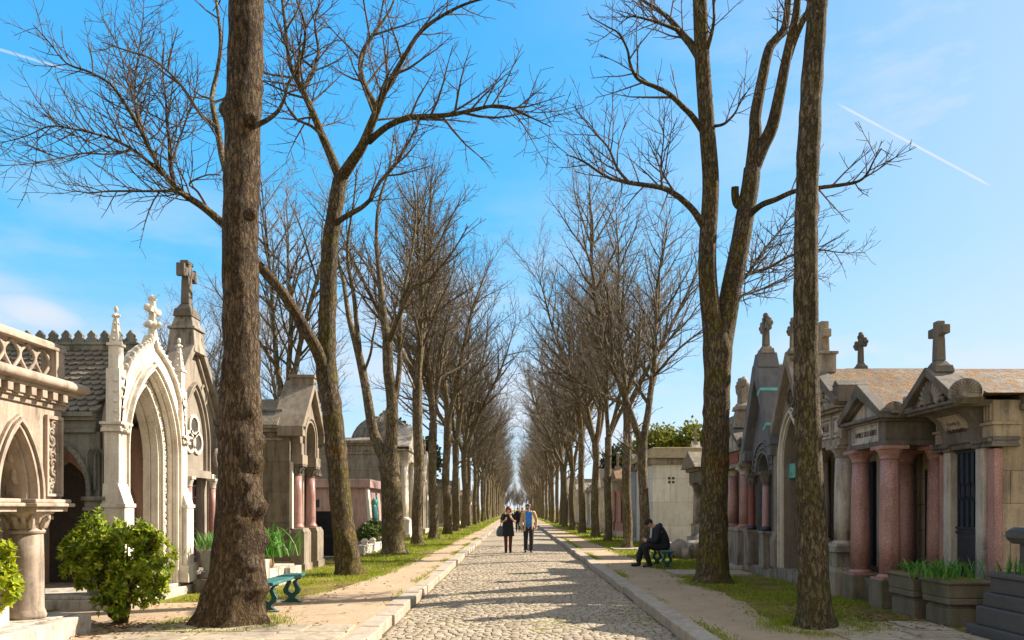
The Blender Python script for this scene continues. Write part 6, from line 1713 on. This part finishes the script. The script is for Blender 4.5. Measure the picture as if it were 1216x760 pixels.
# flat graves and the big yucca left of the bench
r = thing('grave', 'low pale stone grave with a small block wall behind the turquoise bench', 'grave', (-4.95, 14.9, GZ))
m = MB(); m.box(-.9,.42,-1.2,1.1,-.02,.16); m.box(-.8,.3,-1.1,1.0,.16,.34); m.build('slab', M['pale_stone'], r, bevel=.015)
m = MB(); m.box(.2,.42,-1.2,-.95,.16,.56); m.build('border_block', M['pale_stone'], r, bevel=.012)
m = MB(); m.box(.302,.42,.3,1.1,.16,.3); m.build('border_block', M['pale_stone'], r, bevel=.012)
r = thing('strap_leaf_plant', 'clump of broad green strap leaves above the grave behind the bench', 'plant', (-4.95, 14.75, GZ+.3))
m = MB(); m.lathe([(.2,0),(.24,.1),(.2,.32),(.12,.34)], 0, 0, 12); m.build('woody_base', M['dry_leaf'], r)
f = MB()
for k in range(7): spray(f, .22*math.cos(k), .22*math.sin(k), .26, 24, .72, .027, .85, 400+k)
f.build('leaves', M['iris_leaf'], r, fix=False)

# ------------------------------------------------------------------ benches
def bench(label, x, y0, y1, rz=0):
    r = thing('park_bench', label, 'bench', (x, (y0+y1)/2, GZ), rz, 'turquoise park benches'); L = (y1-y0)/2
    m = MB(); m.box(-.15, .15, -L, L, .40, .445); m.build('seat', M['bench_paint'], r, bevel=.012)
    for sg in (-1, 1):
        yy = sg*(L-.25); g = MB()
        lyre = [(.13,.40),(.10,.37),(.075,.33),(.10,.27),(.135,.21),(.12,.15),(.06,.11),(.05,.075),(.10,.04),(.13,0)]
        inn_ = [(.05,.36),(.028,.345),(.018,.32),(.03,.28),(.055,.22),(.05,.18),(.0,.145),(-.0,.145),(-.0,.145),(-.0,.145)]
        for s2 in (-1, 1):
            for i in range(6):
                a, b = lyre[i], lyre[i+1]; c, d = inn_[i], inn_[i+1]
                g.prism([(s2*a[0],a[1]),(s2*b[0],b[1]),(s2*d[0],d[1]),(s2*c[0],c[1])], yy-.035, yy+.035)
        g.prism([(-.06,.11),(.06,.11),(.12,.15),(.0,.15),(-.12,.15)], yy-.034, yy+.034)
        g.prism([(-.13,0),(.13,0),(.10,.04),(.05,.075),(.06,.112),(-.06,.112),(-.05,.075),(-.10,.04)], yy-.035, yy+.035)
        g.box(-.14,.14,yy-.04,yy+.04,.37,.40); g.box(-.15,.15,yy-.045,yy+.045,-.02,.02)
        g.build('leg', M['bench_iron'], r, bevel=.006)
bench('turquoise plank bench on lyre shaped legs, empty, beside the knobby trunk', -3.55, 10.6, 12.25)
bench('turquoise plank bench under the seated man on the right side', 3.78, 18.75, 20.6)

# ------------------------------------------------------------------ people
def skin_body(name, joints, bones, mat, parent, sub=2):
    names = list(joints); me = bpy.data.meshes.new(name)
    me.from_pydata([joints[n][0] for n in names], [(names.index(a), names.index(b)) for a, b in bones], [])
    o = bpy.data.objects.new(name, me); C.objects.link(o)
    md = o.modifiers.new('skin', 'SKIN'); md.use_smooth_shade = True
    for i, n in enumerate(names):
        sv = me.skin_vertices[0].data[i]; rr = joints[n][1]
        sv.radius = (rr, rr) if isinstance(rr, (int, float)) else rr
        sv.use_root = (i == 0)
    o.modifiers.new('sub', 'SUBSURF').levels = sub; o.modifiers['sub'].render_levels = sub
    bpy.context.view_layer.update()
    m2 = bpy.data.meshes.new_from_object(o.evaluated_get(bpy.context.evaluated_depsgraph_get()))
    o.modifiers.clear(); o.data = m2; m2.name = name; m2.materials.clear(); m2.materials.append(mat)
    for p in m2.polygons: p.use_smooth = True
    o.parent = parent; return o
def figure(parent, J, mat=None, face=(0,-1), look=None):
    """whole body from named joints; J: dict name -> (x,y,z); hands with five fingers; face features on the head"""
    R = dict(pelvis=.125, waist=.115, chest=.135, neck0=.075, neck=.055, chin=.072, head=.09, crown=.07)
    j = {}; bones = []
    for k in ('pelvis','waist','chest','neck0','neck','chin','head','crown'): j[k] = (J[k], R[k])
    for a, b in zip(('pelvis','waist','chest','neck0','neck','chin','head'), ('waist','chest','neck0','neck','chin','head','crown')): bones.append((a, b))
    for s in ('l', 'r'):
        for n, rr in (('sh',.062),('el',.043),('wr',.03),('palm',.034),('hip',.085),('kn',.057),('an',.04),('heel',.04),('toe',.03)): j[s+n] = (J[s+n], rr)
        bones += [('chest',s+'sh'),(s+'sh',s+'el'),(s+'el',s+'wr'),(s+'wr',s+'palm'),('pelvis',s+'hip'),(s+'hip',s+'kn'),(s+'kn',s+'an'),(s+'an',s+'heel'),(s+'heel',s+'toe')]
        w_, p_ = Vector(J[s+'wr']), Vector(J[s+'palm']); d = (p_-w_).normalized(); u = d.orthogonal().normalized()
        if J.get(s+'across'): u = Vector(J[s+'across']).normalized(); u = (u-d*u.dot(d)).normalized()
        nrm = d.cross(u)
        for q, (off, ln) in enumerate(((-.03,.062),(-.011,.074),(.011,.078),(.03,.068))):
            a = p_+u*off+d*.02; b = a+d*ln*.55+nrm*.008; c = a+d*ln*.85+nrm*.028
            for nm, pt, rr in (('a',a,.009),('b',b,.008),('c',c,.007)): j['%sf%d%s' % (s,q,nm)] = (tuple(pt), rr)
            bones += [(s+'palm','%sf%da' % (s,q)),('%sf%da' % (s,q),'%sf%db' % (s,q)),('%sf%db' % (s,q),'%sf%dc' % (s,q))]
        a = w_.lerp(p_, .6)+u*-.045; b = a+d*.035-u*.012
        j[s+'ta'] = (tuple(a), .011); j[s+'tb'] = (tuple(b), .009); bones += [(s+'wr',s+'ta'),(s+'ta',s+'tb')]
    body = skin_body('body', j, bones, mat or M['skin'], parent)
    # nose, ears, brows and mouth on the head, turned towards where it looks
    f = Vector((*face, 0)).normalized() if look is None else Vector(look).normalized(); sd = f.cross(Vector((0,0,1))).normalized(); up = sd.cross(f)
    h = Vector(J['head']); m = MB()
    m.tube([h+f*.085+up*.015, h+f*.112-up*.02, h+f*.1-up*.028], [.008,.015,.01], 8, cap=True)
    for s in (-1, 1): m.ball(tuple(h+sd*s*.088-up*.01), (.016,.022,.032), 8, 6)
    m.tube([h+f*.09-up*.06-sd*.025, h+f*.096-up*.058, h+f*.09-up*.06+sd*.025], .007, 6, cap=True)
    m.build('face_features', M['skin'], body)
    m = MB()
    for s in (-1, 1): m.ball(tuple(h+f*.086+sd*s*.034+up*.012), .012, 8, 6)
    m.build('eyes', M['black_cloth'], body)
    return body, h, f, sd, up
def limbs(name, J, seq, rads, mat, parent, n=12):
    m = MB()
    for chain in seq:
        pts = [Vector(J[c]) if isinstance(c, str) else Vector(c) for c in chain]; q, rr = lerp_path(pts, rads, 4); m.tube(q, rr, n, cap=True)
    return m.build(name, mat, parent)
def shoes(J, mat, parent, name='shoe', tall=.0):
    for s in ('l', 'r'):
        m = MB(); a, hl, t = Vector(J[s+'an']), Vector(J[s+'heel']), Vector(J[s+'toe']); d = (t-hl).normalized()
        m.tube([hl-d*.045+Vector((0,0,.012)), hl+Vector((0,0,.018)), hl.lerp(t,.5)+Vector((0,0,.01)), t, t+d*.035], [.03,.05,.05,.043,.018], 10, cap=True)
        m.tube([a+Vector((0,0,.03+tall)), a.lerp(hl,.6), hl+Vector((0,0,.02))], [.056 if tall else .05,.052,.045], 10, cap=True)
        m.build(name, mat, parent)

# woman in a black dress
wm = thing('person', 'woman in a short black dress, maroon tights and boots, walking with a shoulder bag', 'person', (-.29, 27.4, crown(-.29)+.004))
J = dict(pelvis=(0,0,.9), waist=(0,-.01,1.05), chest=(0,0,1.24), neck0=(0,.0,1.38), neck=(0,-.01,1.44), chin=(.01,-.03,1.5), head=(.012,-.03,1.555), crown=(.01,-.015,1.61),
    lsh=(-.165,0,1.34), lel=(-.27,.02,1.11), lwr=(-.12,-.17,1.15), lpalm=(-.09,-.19,1.2), rsh=(.165,0,1.34), rel=(.27,-.02,1.1), rwr=(.13,-.2,1.22), rpalm=(.105,-.215,1.29),
    lhip=(-.09,0,.86), lkn=(-.085,-.06,.47), lan=(-.08,.0,.1), lheel=(-.08,.03,.045), ltoe=(-.085,-.12,.035), rhip=(.09,0,.86), rkn=(.085,-.02,.47), ran=(.075,.06,.11), rheel=(.075,.1,.06), rtoe=(.085,-.05,.035))
body, h, f, sd, up = figure(wm, J)
m = MB(); m.loft([(0,0,.60,.225,.165),(0,0,.66,.22,.16),(0,0,.9,.195,.145),(0,-.005,1.06,.175,.135),(0,-.01,1.22,.19,.15),(0,0,1.34,.185,.11),(0,0,1.40,.1,.075)], 24); m.build('dress', M['black_cloth'], wm)
limbs('sleeve', J, [((-.13,0,1.355),'lsh',(-.235,.01,1.19))], [.075,.08,.065], M['black_cloth'], wm); limbs('sleeve', J, [((.13,0,1.355),'rsh',(.235,-.01,1.18))], [.075,.08,.065], M['black_cloth'], wm)
limbs('tights', J, [('lhip','lkn','lan'),('rhip','rkn','ran')], [.098,.064,.046], M['maroon'], wm)
shoes(J, M['leather'], wm, 'boot', .13)
m = MB(); m.ball((.01,.0,1.585), (.105,.11,.105), 16, 12); m.ball((.01,.045,1.52), (.1,.07,.1), 14, 10)
for s in (-1, 1): m.ball((.01+s*.085,-.005,1.53), (.03,.06,.09), 10, 8)
hr = m.build('hair', M['red_hair'], wm)
m = MB(); 
for s in (-1, 1): m.ball(tuple(h+f*.09+sd*s*.036+up*.012), (.032,.014,.024), 10, 8)
m.tube([h+f*.098-sd*.02+up*.016, h+f*.1+up*.018, h+f*.098+sd*.02+up*.016], .005, 6); m.build('sunglasses', M['black_granite'], wm)
bg_ = thing('shoulder_bag', 'large blue grey shoulder bag hanging at the woman\'s hip', 'bag', (-.55, 27.42, .62))
m = MB(); m.loft([(0,0,.0,.1,.05),(0,0,.05,.17,.085),(0,0,.2,.17,.08),(.02,0,.34,.12,.04),(.03,0,.38,.1,.02)], 16); m.build('body', M['bag_grey'], bg_)
m = MB(); m.tube([Vector((-.04,0,.36)), Vector((.04,-.14,.6)), Vector((.1,-.09,.82)), Vector((.11,.0,.88)), Vector((.09,.08,.75)), Vector((.06,.02,.37))], .014, 6); m.build('strap', M['bag_grey'], bg_)

# man in a beige jacket, looking at her
mn = thing('person', 'man in an open beige jacket and bright blue shirt, turning his head to the woman', 'person', (.45, 27.6, crown(.45)+.004))
J = dict(pelvis=(0,0,.95), waist=(0,-.01,1.1), chest=(0,0,1.31), neck0=(0,0,1.47), neck=(0,-.005,1.53), chin=(-.02,-.02,1.6), head=(-.022,-.02,1.66), crown=(-.01,-.01,1.72),
    lsh=(-.19,0,1.43), lel=(-.255,.05,1.14), lwr=(-.25,-.05,.9), lpalm=(-.245,-.08,.84), rsh=(.19,0,1.43), rel=(.285,.08,1.16), rwr=(.27,-.0,.92), rpalm=(.265,-.03,.86),
    lhip=(-.095,0,.92), lkn=(-.1,-.01,.5), lan=(-.1,.08,.11), lheel=(-.1,.11,.06), ltoe=(-.11,-.06,.035), rhip=(.095,0,.92), rkn=(.1,-.09,.5), ran=(.09,-.07,.1), rheel=(.09,-.04,.045), rtoe=(.1,-.21,.035))
body, h, f, sd, up = figure(mn, J, look=(-.8,-.6,-.03))
m = MB(); m.loft([(0,-.015,.93,.155,.115),(0,-.015,1.1,.15,.125),(0,-.015,1.3,.165,.14),(0,-.01,1.42,.15,.1),(0,-.005,1.5,.07,.065)], 24); m.build('shirt', M['blue_shirt'], mn)
jk = MB(); n_ = 22; rings = [(.78,.19,.14),(.9,.182,.138),(1.1,.168,.14),(1.3,.178,.15),(1.43,.17,.12),(1.51,.09,.075)]
vs = []; 
for z_, rx, ry in rings:
    op = .62 if z_ < 1.4 else .75
    for k in range(n_): 
        a = -PI/2+op+(2*PI-2*op)*k/(n_-1); vs.append((rx*math.cos(a), ry*math.sin(a)+.0, z_))
fs = [(i*n_+k, i*n_+k+1, (i+1)*n_+k+1, (i+1)*n_+k) for i in range(len(rings)-1) for k in range(n_-1)]
jk.add(vs, fs, True); o = jk.build('jacket', M['beige'], mn); md = o.modifiers.new('thick', 'SOLIDIFY'); md.thickness = .014; md.offset = 1
for s in ('l','r'): limbs('jacket_sleeve', J, [((J[s+'sh'][0]*.8,0,1.435), s+'sh', s+'el', s+'wr')], [.07,.075,.058,.046], M['beige'], mn)
limbs('trousers', J, [((-.07,0,.97),'lhip','lkn',(-.1,.075,.07)),((.07,0,.97),'rhip','rkn',(.09,-.075,.07))], [.11,.108,.08,.068], M['dark_trousers'], mn)
shoes(J, M['leather'], mn)
m = MB(); hc = Vector(h); m.ball(tuple(hc-f*.022+up*.032), (.094,.094,.085), 16, 12); m.ball(tuple(hc-f*.05-up*.03), (.075,.06,.06), 12, 8); m.build('hair', M['grey_hair'], mn)
m = MB(); m.ball(tuple(hc+f*.055-up*.075), (.05,.05,.035), 12, 8); m.build('beard', M['grey_hair'], mn)

# man sitting on the right-hand bench, bent over his phone
st = thing('person', 'man in dark clothes and cap sitting on a bench, bent over his phone', 'person', (3.74, 19.35, GZ))
J = dict(pelvis=(.0,0,.53), waist=(-.02,0,.68), chest=(-.1,0,.88), neck0=(-.2,0,1.02), neck=(-.25,0,1.06), chin=(-.31,0,1.075), head=(-.345,0,1.115), crown=(-.335,0,1.17),
    lsh=(-.15,-.18,.98), lel=(-.2,-.22,.70), lwr=(-.41,-.1,.68), lpalm=(-.46,-.06,.70), rsh=(-.15,.18,.98), rel=(-.2,.22,.70), rwr=(-.41,.1,.68), rpalm=(-.46,.06,.70),
    lhip=(-.03,-.1,.52), lkn=(-.46,-.13,.52), lan=(-.36,-.13,.11), lheel=(-.33,-.13,.05), ltoe=(-.5,-.14,.035), rhip=(-.03,.1,.52), rkn=(-.46,.13,.53), ran=(-.6,.13,.12), rheel=(-.58,.13,.05), rtoe=(-.75,.14,.045), lacross=(0,0,1), racross=(0,0,1))
body, h, f, sd, up = figure(st, J, look=(-.85,0,-.5))
limbs('jacket', J, [((.02,0,.46),(.02,0,.6),(-.04,0,.78),(-.12,0,.93),(-.22,0,1.03))], [.15,.17,.175,.165,.085], M['navy_cloth'], st, 16)
for s in ('l','r'): limbs('jacket_sleeve', J, [((-.12,J[s+'sh'][1]*.75,.97), s+'sh', s+'el', s+'wr')], [.08,.085,.068,.05], M['navy_cloth'], st)
limbs('hood', J, [((-.1,-.09,1.04),(-.07,0,1.06),(-.1,.09,1.04))], [.05,.07,.05], M['navy_cloth'], st)
limbs('trousers', J, [((.02,-.08,.52),'lhip','lkn','lan'),((.02,.08,.52),'rhip','rkn','ran')], [.12,.115,.085,.065], M['black_cloth'], st)
shoes(J, M['leather'], st)
m = MB(); hc = Vector(h); m.ball(tuple(hc-f*.012+up*.035), (.1,.1,.085), 16, 12); m.ball(tuple(hc+f*.1+up*.04), (.06,.07,.014), 12, 6); m.build('cap', M['black_cloth'], st)
ph = thing('phone', 'small dark phone held by the seated man', 'phone', (3.74-.5, 19.35, GZ+.735), 0)
m = MB(); m.box(-.05,.05,-.035,.035,-.005,.005); m.build('case', M['black_granite'], ph, bevel=.003)
ph.rotation_euler = (0, .6, 0)

# walkers far down the avenue, seen between the couple
for i, (x, y, s, lab, top, leg) in enumerate(((.12, 54, 1.0, 'dark clothed walker far down the avenue, seen between the couple, left one', M['black_cloth'], M['dark_trousers']), (.45, 55.5, 1.04, 'dark clothed walker far down the avenue, right of the pair seen between the couple', M['navy_cloth'], M['dark_trousers']))):
    w_ = thing('person', lab, 'person', (x, y, crown(x)), 0, 'walkers far down the avenue')
    J = dict(pelvis=(0,0,.92), waist=(0,-.01,1.07), chest=(0,0,1.27), neck0=(0,0,1.42), neck=(0,-.01,1.48), chin=(0,-.03,1.54), head=(0,-.03,1.6), crown=(0,-.015,1.66),
        lsh=(-.18,0,1.38), lel=(-.25,.05,1.1), lwr=(-.24,-.06,.88), lpalm=(-.24,-.08,.82), rsh=(.18,0,1.38), rel=(.25,.0,1.1), rwr=(.24,-.1,.9), rpalm=(.24,-.12,.84),
        lhip=(-.09,0,.88), lkn=(-.09,-.08,.48), lan=(-.09,-.06,.1), lheel=(-.09,-.03,.045), ltoe=(-.1,-.2,.035), rhip=(.09,0,.88), rkn=(.09,0,.48), ran=(.09,.1,.12), rheel=(.09,.14,.07), rtoe=(.1,0,.035))
    figure(w_, J)
    m = MB(); m.loft([(0,0,.8,.2,.14),(0,0,1.05,.19,.14),(0,0,1.3,.2,.15),(0,0,1.42,.16,.1),(0,0,1.47,.08,.07)], 16); m.build('coat', top, w_)
    for q in ('l','r'): limbs('coat_sleeve', J, [(q+'sh', q+'el', q+'wr')], [.085,.066,.05], top, w_, 8)
    limbs('trousers', J, [('lhip','lkn','lan'),('rhip','rkn','ran')], [.11,.08,.065], leg, w_, 8); shoes(J, M['leather'], w_)
    m = MB(); m.ball((0,0,1.635), (.095,.1,.085), 12, 8); m.build('hair', M['grey_hair'], w_)
b_ = thing('carrier_bag', 'white carrier bag hanging from the hand of the far walker', 'bag', (.37, 53.85, .42)); m = MB(); m.loft([(0,0,0,.13,.07),(0,0,.08,.15,.09),(0,0,.28,.13,.06),(0,0,.34,.05,.02)], 12); m.build('pouch', M['white_bag'], b_)
m = MB(); m.tube([Vector((-.04,0,.33)),Vector((0,0,.44)),Vector((.04,0,.33))], .008, 5); m.build('handle', M['white_bag'], b_)
